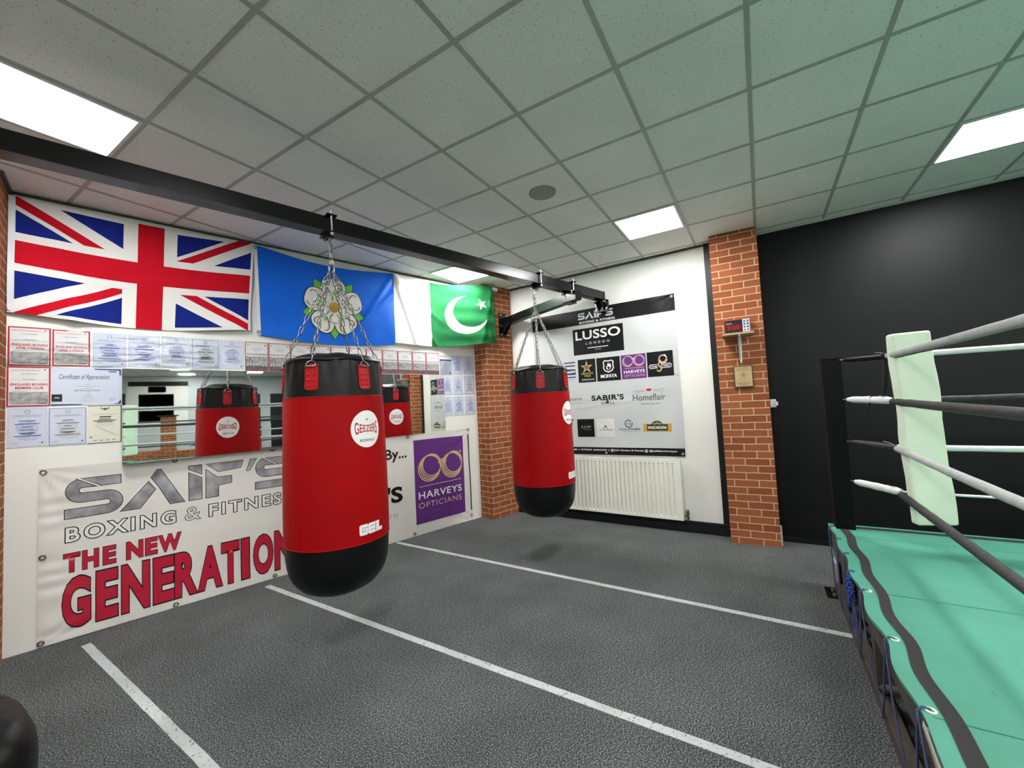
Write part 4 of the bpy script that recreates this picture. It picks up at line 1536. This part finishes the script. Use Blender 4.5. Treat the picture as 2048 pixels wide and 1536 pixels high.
sh = [(1.19, 2.08), (1.21, 2.098), (1.257, 2.09), (1.30, 2.098), (1.325, 2.08), (1.318, 2.04), (1.325, 2.0), (1.305, 1.965), (1.257, 1.945), (1.21, 1.965), (1.19, 2.0), (1.197, 2.04), (1.19, 2.08)]
a.stroke(sh, .013, WINK, 2)
a.poly([(1.222, 2.03), (1.235, 2.0), (1.245, 2.05), (1.262, 2.075), (1.262, 2.045), (1.285, 2.06), (1.295, 2.02), (1.28, 1.985), (1.257, 1.972), (1.23, 1.985)], WINK, 2)
a.disc(1.26, 2.0, .016, BINK, 3, rz=.02)
a.text('MOFAYA', 1.146, 1.366, 1.872, 1.918, WINK, 2, off=.03)
a.rect(1.428, 1.741, 1.834, 2.142, PURPLE, 1)
glasses(a, 1.588, 2.062, .265, ROSE, 2, 3)
a.rect(1.47, 1.715, 1.967, 1.973, ROSE, 2)
a.text('HARVEYS', 1.46, 1.72, 1.905, 1.945, WINK, 2, off=.015, spacing=1.05)
a.text('OPTICIANS', 1.46, 1.72, 1.858, 1.888, ROSE, 2, spacing=1.1)
a.rect(1.755, 2.064, 1.837, 2.144, BINK, 1)
a.text('CHAII', 1.79, 1.875, 1.95, 1.975, WINK, 2, off=.01)
a.text('STREET', 1.915, 2.03, 1.953, 1.978, WINK, 2, off=.01)
a.stroke([(1.88, 1.943), (1.79, 1.938), (1.775, 1.962), (1.79, 1.985), (1.87, 1.985)], .006, WINK, 2)
a.stroke([(1.915, 1.99), (2.03, 1.99), (2.045, 1.966), (2.03, 1.942), (1.92, 1.942)], .006, WINK, 2)
a.arc(1.945, 2.045, .042, .024, GOLD, 2, 180, 360)
a.arc(1.945, 2.05, .044, .008, WINK, 2, 0, 180)
a.stroke([(1.945, 2.09), (1.97, 2.095), (1.99, 2.06)], .012, WINK, 2)
a.stroke([(1.905, 2.01), (1.885, 1.985), (1.905, 1.955), (1.925, 1.93), (1.905, 1.9), (1.88, 1.905), (1.87, 1.92)], .013, GOLD, 3)
# wide logos
a.text('Rooms', .62, .86, 1.596, 1.64, mat('banner_maroon_ink', srgb(110, 60, 70), .4), 1)
a.stroke([(.70, 1.578), (.79, 1.571), (.86, 1.578)], .004, ROSE, 1)
a.rect(.6, .87, 1.553, 1.556, INKGREY, 1)
a.text("SABIR'S", .997, 1.436, 1.578, 1.652, BINK, 1, off=.035, spacing=1.1)
a.text('GR LL', 1.128, 1.315, 1.53, 1.558, BINK, 1, off=.02, spacing=1.25)
a.poly([(1.207, 1.53), (1.197, 1.548), (1.208, 1.575), (1.218, 1.592), (1.232, 1.565), (1.236, 1.545), (1.226, 1.53)], BINK, 1)
a.disc(1.217, 1.541, .007, INKRED, 2, rz=.011)
for xx in (1.03, 1.345):
    a.text('EST 2008', xx, xx + .07, 1.543, 1.552, LGREY, 1)
a.text('Homeflair', 1.552, 1.944, 1.552, 1.632, mat('banner_slate_ink', srgb(54, 58, 64), .4), 1)
a.stroke([(1.56, 1.637), (1.64, 1.658), (1.705, 1.668)], .004, INKGREY, 1)
a.stroke([(1.80, 1.668), (1.87, 1.66), (1.93, 1.643)], .004, INKGREY, 1)
a.text('Established', 1.56, 1.7, 1.664, 1.688, INKGREY, 1, shear=.3)
a.text('Since 1964', 1.81, 1.93, 1.668, 1.692, INKGREY, 1, shear=.3)
a.disc(1.755, 1.683, .034, INKRED, 1, rz=.015)
a.text("It's how you live", 1.65, 1.875, 1.495, 1.523, INKBLK, 1, shear=.35)
# bottom row
a.rect(.6, .72, 1.322, 1.336, DGRINK, 1)
a.rect(.64, .70, 1.245, 1.30, GRINK, 1)
a.rect(.665, .675, 1.23, 1.315, GRINK, 2)
a.rect(.771, 1.014, 1.10, 1.339, BINK, 1)
a.text('LUX', .83, .97, 1.22, 1.25, LGREY, 2, shear=.2)
a.rect(.86, .97, 1.195, 1.199, INKGREY, 2)
a.rect(1.051, 1.29, 1.102, 1.336, mat('banner_off_white_ink', srgb(212, 212, 208), .4), 1)
a.arc(1.168, 1.22, .085, .004, LGREY, 2)
a.stroke([(1.14, 1.21), (1.185, 1.25)], .008, BINK, 2)
a.stroke([(1.195, 1.21), (1.155, 1.25)], .008, BINK, 2)
a.rect(1.08, 1.27, 1.19, 1.199, INKGREY, 3)
a.arc(1.475, 1.268, .045, .009, BINK, 1, 40, 380)
a.text('AK', 1.448, 1.507, 1.25, 1.288, BLINK, 2)
a.text('AREBA', 1.338, 1.455, 1.183, 1.208, BLINK, 1, off=.01)
a.text('KITCHENS', 1.465, 1.617, 1.185, 1.21, BINK, 1, off=.015)
a.rect(1.39, 1.58, 1.165, 1.168, BLINK, 1)
a.rect(1.657, 1.993, 1.166, 1.262, mat('banner_amber_ink', srgb(196, 150, 62), .4), 1)
a.rect(1.70, 1.952, 1.178, 1.255, DGRINK, 2)
a.disc(1.826, 1.255, .062, DGRINK, 2, rz=.042)
a.text('KINGS MADINA', 1.715, 1.94, 1.198, 1.232, WINK, 3, off=.02)
for k in range(3):
    a.disc(1.796 + .03 * k, 1.262 + (.006 if k == 1 else 0), .011, YINK, 3)
a.text("Rotherham S60 2JB | 07860 606560 |", .25, 1.20, .915, .94, WINK, 2, off=.015)
a.rect(1.225, 1.255, .909, .943, WINK, 2)
a.text('f', 1.236, 1.249, .909, .938, BINK, 3, off=.04)
a.text("Saif's Boxing & Fitness", 1.262, 1.645, .913, .942, WINK, 2, off=.015)
a.frame(1.66, 1.692, .909, .943, .005, WINK, 2)
a.arc(1.676, .926, .008, .004, WINK, 2, n=16)
a.text('@saifsboxinggym', 1.71, 2.037, .912, .942, WINK, 2, off=.015)

def ssurf(x, z, e):
    u, v = (x - sx0) / (sx1 - sx0), (z - sz0) / (sz1 - sz0)
    y = 0.009 + 0.004 * noise.noise(Vector((x * 2.2, z * 2.6, 9.0))) + 0.0012 * noise.noise(Vector((x * 9, z * 5, 2.0)))
    for cx, cz in ((sx1, sz1), (sx0, sz1)):
        dd = math.hypot(x - cx, z - cz)
        an_ = math.atan2(abs(z - cz), abs(x - cx) + 1e-6)
        y += 0.006 * math.exp(-dd / .22) * math.sin(an_ * 9 + .6) * min(1, dd / .08)
    y += .004 * math.exp(-((z - 1.50 - .10 * (x - .9)) / .018) ** 2) * smooth((x - .6) / .3) * (1 - smooth((x - 1.5) / .2))
    y += .002 * math.sin(18 * (x + .5 * z)) * math.exp(-((u - .85) / .2) ** 2)
    return Vector((x, -max(y, .003) - e, z))
t = thing('wall_banner', 'white sponsor banner of many logos above the radiator', 'banner', (1.138, 0, sz0), FR)
m = MB()
m.grid(lambda u, v: ssurf(sx0 + u * (sx1 - sx0), sz0 + v * (sz1 - sz0), 0), 150, 150, 0)
a.onto(m, ssurf, 0.0013, 0.02)
m.build('sheet', mats, org=(1.138, 0, sz0), parent=t)
for gx, gz in ((2.095, 2.79), (.18, 2.79), (2.1, .9), (1.16, .893), (2.092, 1.855), (.2, .893)):
    m = MB()
    q = ssurf(gx, gz, .003)
    grommet(m, q.x, q.y, q.z, .011)
    m.build('grommet', BOLT, org=(1.138, 0, sz0), parent=t)

# ------------------------------------------------------------------ radiator
t = thing('radiator', 'white ribbed panel radiator under the sponsor banner', 'radiator', (1.28, 0, 0.13), FR)
og = (1.28, 0, 0.13)
rx0, rx1 = 0.50, 2.077
m = MB()
vs, fs = [], []
n = int((rx1 - rx0 - .04) / .0533)
zl = [(0.14, 0), (0.168, 0), (0.176, .5), (0.19, 1), (0.785, 1), (0.797, .6), (0.803, 0), (0.832, 0)]
xs = []
for k in range(n):
    xb = rx0 + .02 + k * .0533
    xs += [(xb, 0), (xb + .020, 0), (xb + .0245, 1), (xb + .0345, 1), (xb + .039, 0)]
xs = [(rx0, 0)] + xs + [(rx1, 0)]
for z, kz in zl:
    for x_, kx in xs:
        vs.append((x_, -0.1 + 0.015 * kx * kz, z))
nx = len(xs)
for j in range(len(zl) - 1):
    for i in range(nx - 1):
        fs.append((j * nx + i, j * nx + i + 1, (j + 1) * nx + i + 1, (j + 1) * nx + i))
m.add(vs, fs, 0)
m.box(rx0, rx1, -0.083, -0.072, 0.14, 0.832)
m.build('front_panel', RADW, org=og, parent=t)
m = MB()
m.box(rx0, rx1, -0.1, -0.03, 0.832, 0.842, 0, .003)
for k in range(60):
    xx = rx0 + .02 + k * .0258
    if xx < rx1 - .03:
        m.box(xx, xx + .012, -.085, -.04, .8415, .8435, 1)
m.build('top_grille', [RADW, INKGREY], org=og, parent=t)
for xx in (rx0 - .002, rx1 - .003):
    m = MB()
    m.box(xx, xx + .005, -0.1, -0.03, 0.14, 0.842)
    m.build('side_panel', RADW, org=og, parent=t)
m = MB()
m.box(rx0 + .01, rx1 - .01, -0.045, -0.03, 0.15, 0.82)
m.box(rx0 + .2, rx0 + .25, -0.03, 0, 0.2, 0.8)
m.box(rx1 - .25, rx1 - .2, -0.03, 0, 0.2, 0.8)
m.build('rear_panel', RADW, org=og, parent=t)
m = MB()
vx = 2.118
m.cyl((rx1, -.06, .19), (vx, -.06, .19), .011, 0)
m.cyl((vx, -.06, .128), (vx, -.06, .2), .011, 0)
m.cyl((vx, -.06, .165), (vx, -.06, .185), .018, 0, 6)
m.lathe([(.0, .262), (.016, .26), (.019, .25), (.019, .215), (.014, .208), (.014, .195)], (vx, -.06, 0), 16)
m.box(vx - .022, vx - .012, -.075, -.045, .18, .2)
m.build('valve', BRASS, org=og, parent=t)

# ------------------------------------------------------------------ timer on its shelf, plaque, wall socket
t = thing('timer_shelf', 'small wooden shelf on a white bracket, fixed to the brick pillar', 'shelf', (0.205, 0, 2.185), FP)
og = (0.205, 0, 2.185)
m = MB()
m.box(0.065, 0.352, -0.205, -0.001, 2.186, 2.205, 0, .002)
m.build('board', PLY, org=og, parent=t)
m = MB()
m.prism([(0.205, 2.185), (0.24, 2.185), (0.232, 1.92), (0.222, 1.895), (0.213, 1.92)], -0.012, -0.001)
m.box(0.212, 0.232, -0.19, -0.001, 2.172, 2.186)
vs = [(0.219, -.012, 1.94), (0.219, -.012, 2.172), (0.219, -.17, 2.172), (0.225, -.012, 1.94), (0.225, -.012, 2.172), (0.225, -.17, 2.172)]
m.add(vs, [(0, 1, 2), (5, 4, 3), (0, 2, 5, 3), (0, 3, 4, 1), (1, 4, 5, 2)], 0)
m.build('bracket', PLAST, org=og, parent=t)

t = thing('round_timer', 'red and black digital round timer standing on the pillar shelf', 'timer', (0.208, -0.08, 2.206), FP)
og = (0.208, -0.08, 2.206)
m = MB()
m.box(0.085, 0.331, -0.135, -0.02, 2.206, 2.354, 0, .006)
m.build('case', mat('red_timer_case', srgb(150, 52, 46), .4), org=og, parent=t)
m = MB()
m.box(0.096, 0.255, -0.138, -0.13, 2.214, 2.344)
m.build('front', BLACKT, org=og, parent=t)
m = MB()
m.box(0.103, 0.247, -0.140, -0.132, 2.236, 2.302)
m.build('display', LED, org=og, parent=t)
mats = [LEDON]
a = Art(mats)
a.text('3:00', .118, .23, 2.245, 2.29, LEDON, 1, off=.01)
a.text('ROUND', .11, .16, 2.306, 2.316, WINK, 1)
m = MB()
a.onto(m, lambda x, z, e: Vector((x, -.1402 - e, z)))
m.build('digits', mats, org=og, parent=t)
m = MB()
m.box(0.258, 0.322, -0.139, -0.131, 2.216, 2.346)
m.build('keypad', KEYB, org=og, parent=t)
for kx in (.275, .305):
    for kz in (2.235, 2.265, 2.295, 2.325):
        m = MB()
        m.cyl((kx, -.142, kz), (kx, -.138, kz), .008, 0, 12)
        m.build('button', BLACKT if kz > 2.24 else INKRED, org=og, parent=t)

t = thing('wall_plaque', 'brass plaque on dark wood fixed to the brick pillar below the shelf', 'plaque', (0.232, 0, 1.646), FP)
og = (0.232, 0, 1.646)
m = MB()
m.box(0.143, 0.320, -0.018, -0.001, 1.642, 1.872, 0, .004)
m.build('board', DARKW, org=og, parent=t)
mats = [mat('brass_plate', srgb(186, 164, 120), .3, metal=.6, var=.12)]
a = Art(mats)
a.text('Community', .185, .28, 1.838, 1.852, INKBLK, 1, off=.01)
a.text('Partnership Club', .165, .3, 1.818, 1.832, INKBLK, 1, off=.01)
a.arc(.232, 1.775, .018, .005, INKRED, 1)
a.star(.232, 1.775, .012, INKRED, 1)
for dx in (-.04, .04):
    a.star(.232 + dx, 1.775, .007, INKRED, 1)
for k in range(3):
    a.rect(.195, .27, 1.738 - k * .01, 1.741 - k * .01, INKGREY, 1)
a.text("Saif's Boxing", .18, .285, 1.678, 1.694, INKBLK, 1, off=.01)
a.text('& Fitness', .2, .265, 1.66, 1.674, INKBLK, 1, off=.01)
m = MB()
m.box(0.153, 0.311, -0.0205, -0.017, 1.652, 1.862)
a.onto(m, lambda x, z, e: Vector((x, -.0205 - e, z)), .0004)
m.build('plate', mats, org=og, parent=t)

m = MB()
m.box(-0.131, -0.09, 3.012, 3.066, 1.415, 1.5, 0, .006)
m.box(-0.12, -0.075, 3.06, 3.082, 1.435, 1.475, 0, .005)
tag(m.build('wall_box', PLAST, org=(-.13, 3.04, 1.415)), 'small white plastic box on the black wall beside the brick pillar', 'box')

# ------------------------------------------------------------------ boxing ring
RX0, RX1, RY0, RY1, RZ = 0.92, 6.02, 3.33, 8.6, 0.50
cxr, cyr = (RX0 + RX1) / 2, (RY0 + RY1) / 2
ring = thing('boxing_ring', 'boxing ring with green canvas, black edge stripe and black and white ropes', 'boxing ring', (cxr, cyr, 0))
og = (cxr, cyr, 0)
def edge_wave(x):
    return 0.022 * math.cos(2 * PI * (x - 2.74) / 0.5) * (0.5 + .5 * noise.noise(Vector((x * 1.3, 0, 3)))) - 0.02 * smooth((x - 1.0) / 1.6)
m = MB()
NX, NY = 150, 120
def cz(x, y):
    return RZ + 0.004 * noise.noise(Vector((x * 1.2, y * 1.2, 0))) + .002 * noise.noise(Vector((x * 4, y * 2, 2)))
def cpt(u, v, e=0):
    x = RX0 + u * (RX1 - RX0)
    y0 = RY0 + edge_wave(x)
    y = y0 + v * (RY1 - y0)
    return Vector((x, y, cz(x, y) + e))
m.grid(lambda u, v: cpt(u, v), NX, NY, 0)
n0 = NX
skirt = []
for k in range(NX + 1):
    p = cpt(k / NX, 0)
    skirt += [p, p + Vector((0, .004, -.022))]
m.add(skirt, [(2 * k, 2 * k + 1, 2 * k + 3, 2 * k + 2) for k in range(NX)], 0, True)
for k in range(1, 5):                                     # sewn seams across the canvas
    x = 1.24 + .985 * k - .985
    m.add([q for y in [RY0 + .01 + (RY1 - RY0 - .02) * j / 60 for j in range(61)] for q in (Vector((x - .0025 + .02 * (1 - (y - RY0) / 5), y, cz(x, y) + .0012)), Vector((x + .0025 + .02 * (1 - (y - RY0) / 5), y, cz(x, y) + .0012)))],
          [(2 * j, 2 * j + 1, 2 * j + 3, 2 * j + 2) for j in range(60)], 1)
m.build('canvas', [CANVAS, SEAM], org=og, parent=ring)
m = MB()
def strip(fn0, fn1, n):
    vs = []
    for k in range(n + 1):
        vs += [fn0(k / n), fn1(k / n)]
    m.add(vs, [(2 * k, 2 * k + 1, 2 * k + 3, 2 * k + 2) for k in range(n)], 0, True)
def sp(x, d):
    y = RY0 + edge_wave(x) * .8 + d
    return Vector((x, y, cz(x, y) + .0022))
strip(lambda u: sp(RX0 + .03 + u * (RX1 - RX0 - .06), .052 + .006 * math.sin(9 * u)), lambda u: sp(RX0 + .03 + u * (RX1 - RX0 - .06), .102 + .006 * math.sin(9 * u + 1)), 200)
strip(lambda u: Vector((RX0 + .045, RY0 + .06 + u * (RY1 - RY0 - .1), cz(RX0, RY0 + u * 5) + .004)), lambda u: Vector((RX0 + .095, RY0 + .06 + u * (RY1 - RY0 - .1), cz(RX0 + .1, RY0 + u * 5) + .003)), 80)
strip(lambda u: Vector((RX1 - .095, RY0 + .06 + u * (RY1 - RY0 - .1), RZ + .007)), lambda u: Vector((RX1 - .045, RY0 + .06 + u * (RY1 - RY0 - .1), RZ + .007)), 80)
strip(lambda u: Vector((RX0 + .04 + u * (RX1 - RX0 - .08), RY1 - .11, RZ + .007)), lambda u: Vector((RX0 + .04 + u * (RX1 - RX0 - .08), RY1 - .06, RZ + .007)), 80)
m.build('edge_stripe', STRIPE, org=og, parent=ring)
m = MB()
rnd = random.Random(11)
for k in range(46):
    x, y, g, L = rnd.uniform(1.2, 3.6), rnd.uniform(3.5, 5.2), rnd.uniform(-.5, .5), rnd.uniform(.008, .045)
    d, n_ = Vector((math.cos(g), math.sin(g), 0)), Vector((-math.sin(g), math.cos(g), 0))
    c = Vector((x, y, cz(x, y) + .0025))
    wd = rnd.uniform(.0008, .003)
    m.add([c - d * L, c + n_ * wd, c + d * L, c - n_ * wd], [(0, 1, 2, 3)], 0)
m.build('scuff_marks', SEAM, org=og, parent=ring)
# deck and underframe
m = MB()
m.box(RX0 + .02, RX1 - .02, RY0 + .035, RY1 - .02, RZ - .05, RZ - .012)
m.build('deck', WOODL, org=og, parent=ring)
m = MB()
vs = []
for k in range(31):
    x = 3.24 + k * .03
    y = RY0 + edge_wave(x) - .004
    d = .012 + .02 * math.sin(PI * min(1, k / 14)) + .006 * noise.noise(Vector((x * 14, 0, 0)))
    vs += [(x, y, RZ - .012), (x, y - .004, RZ - .02 - d), (x, y + .02, RZ - .012), (x, y + .02, RZ - .02 - d)]
m.add(vs, [q for k in range(30) for q in ((4 * k, 4 * k + 1, 4 * k + 5, 4 * k + 4), (4 * k + 1, 4 * k + 3, 4 * k + 7, 4 * k + 5))], 0, True)
m.build('foam_underlay', FWHITE, org=og, parent=ring)
m = MB()
m.box(RX0 + .1, RX1, RY0 - .0, RY0 + .045, RZ - .16, RZ - .024, 0, .004)
m.build('top_rail', WOODD, org=og, parent=ring)
m = MB()
m.box(RX0 + .1, RX1, RY0 - .005, RY0 + .05, 0.002, 0.075, 0, .004)
m.build('bottom_rail', WOODD, org=og, parent=ring)
for k in range(6):
    x = RX0 + .5 + k * .9
    m = MB()
    m.box(x, x + .07, RY0 + .003, RY0 + .045, 0.075, RZ - .16)
    m.build('stud', WOODD, org=og, parent=ring)
    m = MB()
    for sg in (0,):
        p, q = Vector((x + .07, RY0 + .02, .09)), Vector((x + .5, RY0 + .02, RZ - .17))
        m.tube([p, q], .02, 0, 4)
    m.build('brace', WOODD, org=og, parent=ring)
m = MB()
m.box(RX0 + .12, RX1 - .05, RY0 + .6, RY0 + .66, 0.002, RZ - .05)
m.build('inner_rail', WOODL, org=og, parent=ring)
m = MB()
m.box(RX0 + .02, RX0 + .08, RY0 + .12, RY1, 0.002, RZ - .05)
m.build('side_rail', WOODD, org=og, parent=ring)
m = MB()
m.box(RX0, RX1, RY1 - .05, RY1, 0.002, RZ - .012)
m.build('side_rail', WOODD, org=og, parent=ring)
m = MB()
m.box(RX1 - .05, RX1, RY0 + .1, RY1 - .05, 0.002, RZ - .012)
m.build('side_rail', WOODD, org=og, parent=ring)
# posts and foot plates
IN = 0.36
PX = [(1.0, 3.42, 1, 1), (RX1 - .1, 3.42, -1, 1), (1.0, RY1 - .1, 1, -1), (RX1 - .1, RY1 - .1, -1, -1)]
HZ = [1.787, 1.482, 1.162, 0.862]
CX = [(1.36, 3.70), (RX1 - .45, 3.70), (1.36, RY1 - .62), (RX1 - .45, RY1 - .62)]
TB = [BLACKV, ROPEW, ROPEK, ROPEW]
for (px, py, dx, dy), (qx, qy) in zip(PX, CX):
    m = MB()
    m.box(px - .062, px + .062, py - .062, py + .062, 0.008, 1.815, 0, .006)
    m.box(px - .066, px + .066, py - .066, py + .066, 1.81, 1.822, 0, .003)
    po = m.build('post', POSTM, org=og, parent=ring)
    m = MB()
    m.box(px - .02, px + .17, py - .16 if dy > 0 else py - .02, py + .02 if dy > 0 else py + .16, 0.0005, 0.01, 0, .002)
    for ex in (.03, .12):
        m.cyl((px + ex, py - .11 * dy, .01), (px + ex, py - .11 * dy, .022), .012, 1, 6)
    m.build('foot_plate', [STEEL, BOLT], org=og, parent=po)
    for k, hz in enumerate(HZ):
        s0 = Vector((px + dx * .07, py + dy * .055, hz + .012))
        s1 = Vector((qx, qy, hz))
        m = MB()
        e0 = s0 + (s1 - s0) * .1
        pts = [e0 + (s1 - e0) * (j / 8) for j in range(9)]
        rr = [.010, .016, .0165, .016, .018, .0165, .017, .018, .012]
        m.tube(pts, [r * (1.5 if k in (1, 3) else 1.2) for r in rr], 0, 12)
        tb = m.build('turnbuckle_cover', TB[k], org=og, parent=ring)
        m = MB()
        m.tube([s0 - Vector((dx * .012, dy * .012, 0)) + Vector((0, .009 * math.cos(g), .014 * math.sin(g))) for g in [2 * PI * j / 14 for j in range(14)]], .0045, 0, 6, closed=True)
        m.cyl(s0, e0, .006, 0, 8)
        m.build('eye_bolt', CHROME, org=og, parent=tb)
# ropes: lighter and darker covers alternate
def rope(p, q, r, mt, seed, seam=0):
    m = MB()
    p, q = Vector(p), Vector(q)
    n = 60
    pts = []
    for k in range(n + 1):
        t_ = k / n
        c = p.lerp(q, t_)
        c.z += -0.012 * math.sin(PI * t_) + .0025 * noise.noise(Vector((t_ * 25, seed, 0)))
        pts.append(c)
    m.tube(pts, [r * (1 + .07 * noise.noise(Vector((k * .9, seed, 4)))) for k in range(n + 1)], 0, 14)
    ro = m.build('rope', mt, org=og, parent=ring)
    if seam:
        m = MB()
        m.tube([c + Vector((0, 0.004 * seam, -r * .93)) for c in pts[2:]], .0065, 0, 6)
        m.build('seam', BLACKV, org=og, parent=ro)
NEAR = [ROPEG, ROPEK, ROPEG, ROPEK]
FARM = [ROPEW, ROPEK, ROPEW, ROPEW]
for k, hz in enumerate(HZ):
    zn = [1.787, 1.475, 1.153, 0.843][k]
    rope((CX[0][0], CX[0][1], zn), (CX[1][0], CX[1][1], zn), .0215 if k < 3 else .023, NEAR[k], k, 1 if k < 2 else 0)
    rope((CX[0][0] - .005, CX[0][1], hz), (CX[2][0] - .005, CX[2][1], hz), .019 if k < 3 else .008, FARM[k], 10 + k)
    rope((CX[2][0], CX[2][1], hz), (CX[3][0], CX[3][1], hz), .02, NEAR[k], 20 + k)
    rope((CX[1][0], CX[1][1], hz), (CX[3][0], CX[3][1], hz), .02, NEAR[k], 30 + k)
# corner pads tied inside the ropes
def pad(cx, cy, ang, mt, pw=.30, pt_=.11, lean=0.0):
    m = MB()
    bm = bmesh.new()
    bmesh.ops.create_cube(bm, size=1)
    for v in bm.verts:
        v.co = Vector((v.co.x * pt_, v.co.y * pw, v.co.z * 1.24))
    bmesh.ops.bevel(bm, geom=bm.edges[:], offset=.02, segments=4, profile=.6, affect='EDGES')
    bmesh.ops.subdivide_edges(bm, edges=[e for e in bm.edges if e.calc_length() > .2], cuts=12, use_grid_fill=True)
    for v in bm.verts:
        k = .012 * noise.noise(v.co * 5 + Vector((cx, cy, 0)))
        v.co += Vector((k, k * .6, 0)) * (1 if abs(v.co.z) < .6 else .5)
    m.bm(bm, 0, True, Matrix.Translation((cx, cy, 1.305)) @ Matrix.Rotation(lean / .62, 4, 'X') @ Matrix.Rotation(ang, 4, 'Z'))
    o = m.build('corner_pad', mt, org=og, parent=ring)
    return o
pad(1.45, 3.803, math.radians(16), PADM, .215, .075, .02)
pad(RX1 - .52, 3.80, math.radians(135), PADM)
pad(1.44, RY1 - .7, math.radians(-45), PADM)
pad(RX1 - .52, RY1 - .7, math.radians(-135), PADM)
# black tie strap between the two upper turnbuckles, with its loose tail
m = MB()
s_ = Vector((1.335, 3.68, 1.79))
m.tube([s_, s_ + Vector((.004, .004, -.08)), s_ + Vector((-.004, -.006, -.2)), s_ + Vector((-.02, -.02, -.29))], [.011, .016, .017, .008], 0, 8)
for p in ((1.345, 3.685, 1.787), (1.30, 3.655, 1.485), (1.255, 3.615, 1.489)):
    m.tube([Vector(p) + Vector((.004 * math.sin(3 * g), .021 * math.cos(g) * .8, .021 * math.sin(g))) for g in [2 * PI * j / 12 for j in range(12)]], .006, 0, 6, closed=True)
m.tube([(1.25, 3.60, 1.47), (1.235, 3.585, 1.43), (1.215, 3.575, 1.395)], [.009, .007, .004], 0, 6)
m.build('tie_strap', mat('black_tie_cloth', srgb(14, 14, 14), .8), org=og, parent=ring)
# white cable tie tails at each rope corner
for k, zz in enumerate((1.80, 1.495, 1.178, .875)):
    m = MB()
    c = Vector((1.355, 3.685, zz))
    m.tube([c, c + Vector((-.02, -.02, .014)), c + Vector((-.05, -.045, .02))], .0022, 0, 5)
    m.build('cable_tie', INKGREY, org=og, parent=ring)
# lacing eyelets and cords down to the bottom rail
for k, x in enumerate((1.05, 1.35, 1.66, 1.98, 2.244, 2.74, 3.20, 3.68, 4.2, 4.7, 5.2, 5.7)):
    y = RY0 + edge_wave(x) + .026
    if k not in (1, 2, 3):
        m = MB()
        m.tube([(x + .013 * math.cos(g), y + .013 * math.sin(g), cz(x, y) + .002) for g in [2 * PI * j / 16 for j in range(16)]], .004, 0, 6, closed=True)
        m.build('eyelet', PADM, org=og, parent=ring)
    e = Vector((x, y, RZ + .006))
    ed = Vector((x, RY0 + edge_wave(x) - .008, RZ - .005))
    nxt = x + (.16 if k > 3 else .05)
    m = MB()
    m.tube([e, Vector((x, y - .02, RZ + .009)), ed, Vector((x + .05, RY0 - .014, .28)), Vector((nxt + .03, RY0 - .012, .05)), Vector((nxt + .03, RY0 + .03, .03))], .0042, 0, 7)
    if k > 3:
        m.tube([ed, Vector((x - .12, RY0 - .014, .18)), Vector((x - .2, RY0 - .012, .04)), Vector((x - .2, RY0 + .03, .03))], .0042, 0, 7)
    m.build('lacing_cord', CORD, org=og, parent=ring)
# tangle of spare blue cord tied to the frame
m = MB()
rnd = random.Random(4)
for k in range(26):
    pts = []
    c0 = Vector((1.96 + rnd.uniform(-.03, .03), RY0 - .022, .385 + rnd.uniform(-.05, .05)))
    ph = rnd.uniform(0, 6)
    for j in range(14):
        g = 2 * PI * j / 14
        pts.append(c0 + Vector((.05 * math.cos(g + ph) * rnd.uniform(.7, 1), rnd.uniform(-.014, .014), .055 * math.sin(g + ph * 1.3))))
    m.tube(pts, .0045, 0, 5, closed=True)
for k in range(2):
    m.tube([(1.95 + .02 * k, RY0 - .015, .33), (1.97 + .05 * k, RY0 - .02, .25), (1.96 + .07 * k, RY0 - .016, .17)], .004, 0, 6)
m.build('cord_bundle', CORDB, org=og, parent=ring)
m = MB()
m.box(1.12, 1.24, RY0 - .009, RY0 - .004, .27, .292)
m.build('tape_band', BPAPER, org=og, parent=ring)

# ------------------------------------------------------------------ black holdall cut by the lower left corner of the view
SBX, SBY = 4.825, 0.08
t = thing('sports_bag', 'black sports bag standing on the carpet near the brick pier', 'bag', (SBX, SBY, 0))
og = (SBX, SBY, 0)
m = MB()
bm = bmesh.new()
bmesh.ops.create_uvsphere(bm, u_segments=40, v_segments=24, radius=1)
for v in bm.verts:
    q = v.co
    f = lambda c, e: math.copysign(abs(c) ** e, c)
    v.co = Vector((f(q.x, .8) * .20, f(q.y, .75) * .33, max(-.97, f(q.z, .8)) * .22 + .215)) + Vector((0, 0, .01 * noise.noise(q * 4)))
m.bm(bm, 0, True, Matrix.Translation((SBX, SBY, 0)))
m.build('body', BLACKV, org=og, parent=t)
m = MB()
m.tube([(SBX + .19 * math.cos(g), SBY - .1, .23 + .215 * math.sin(g)) for g in [PI * j / 20 for j in range(21)]], .012, 0, 8)
m.build('handle', mat('black_webbing', srgb(22, 22, 24), .7), org=og, parent=t)
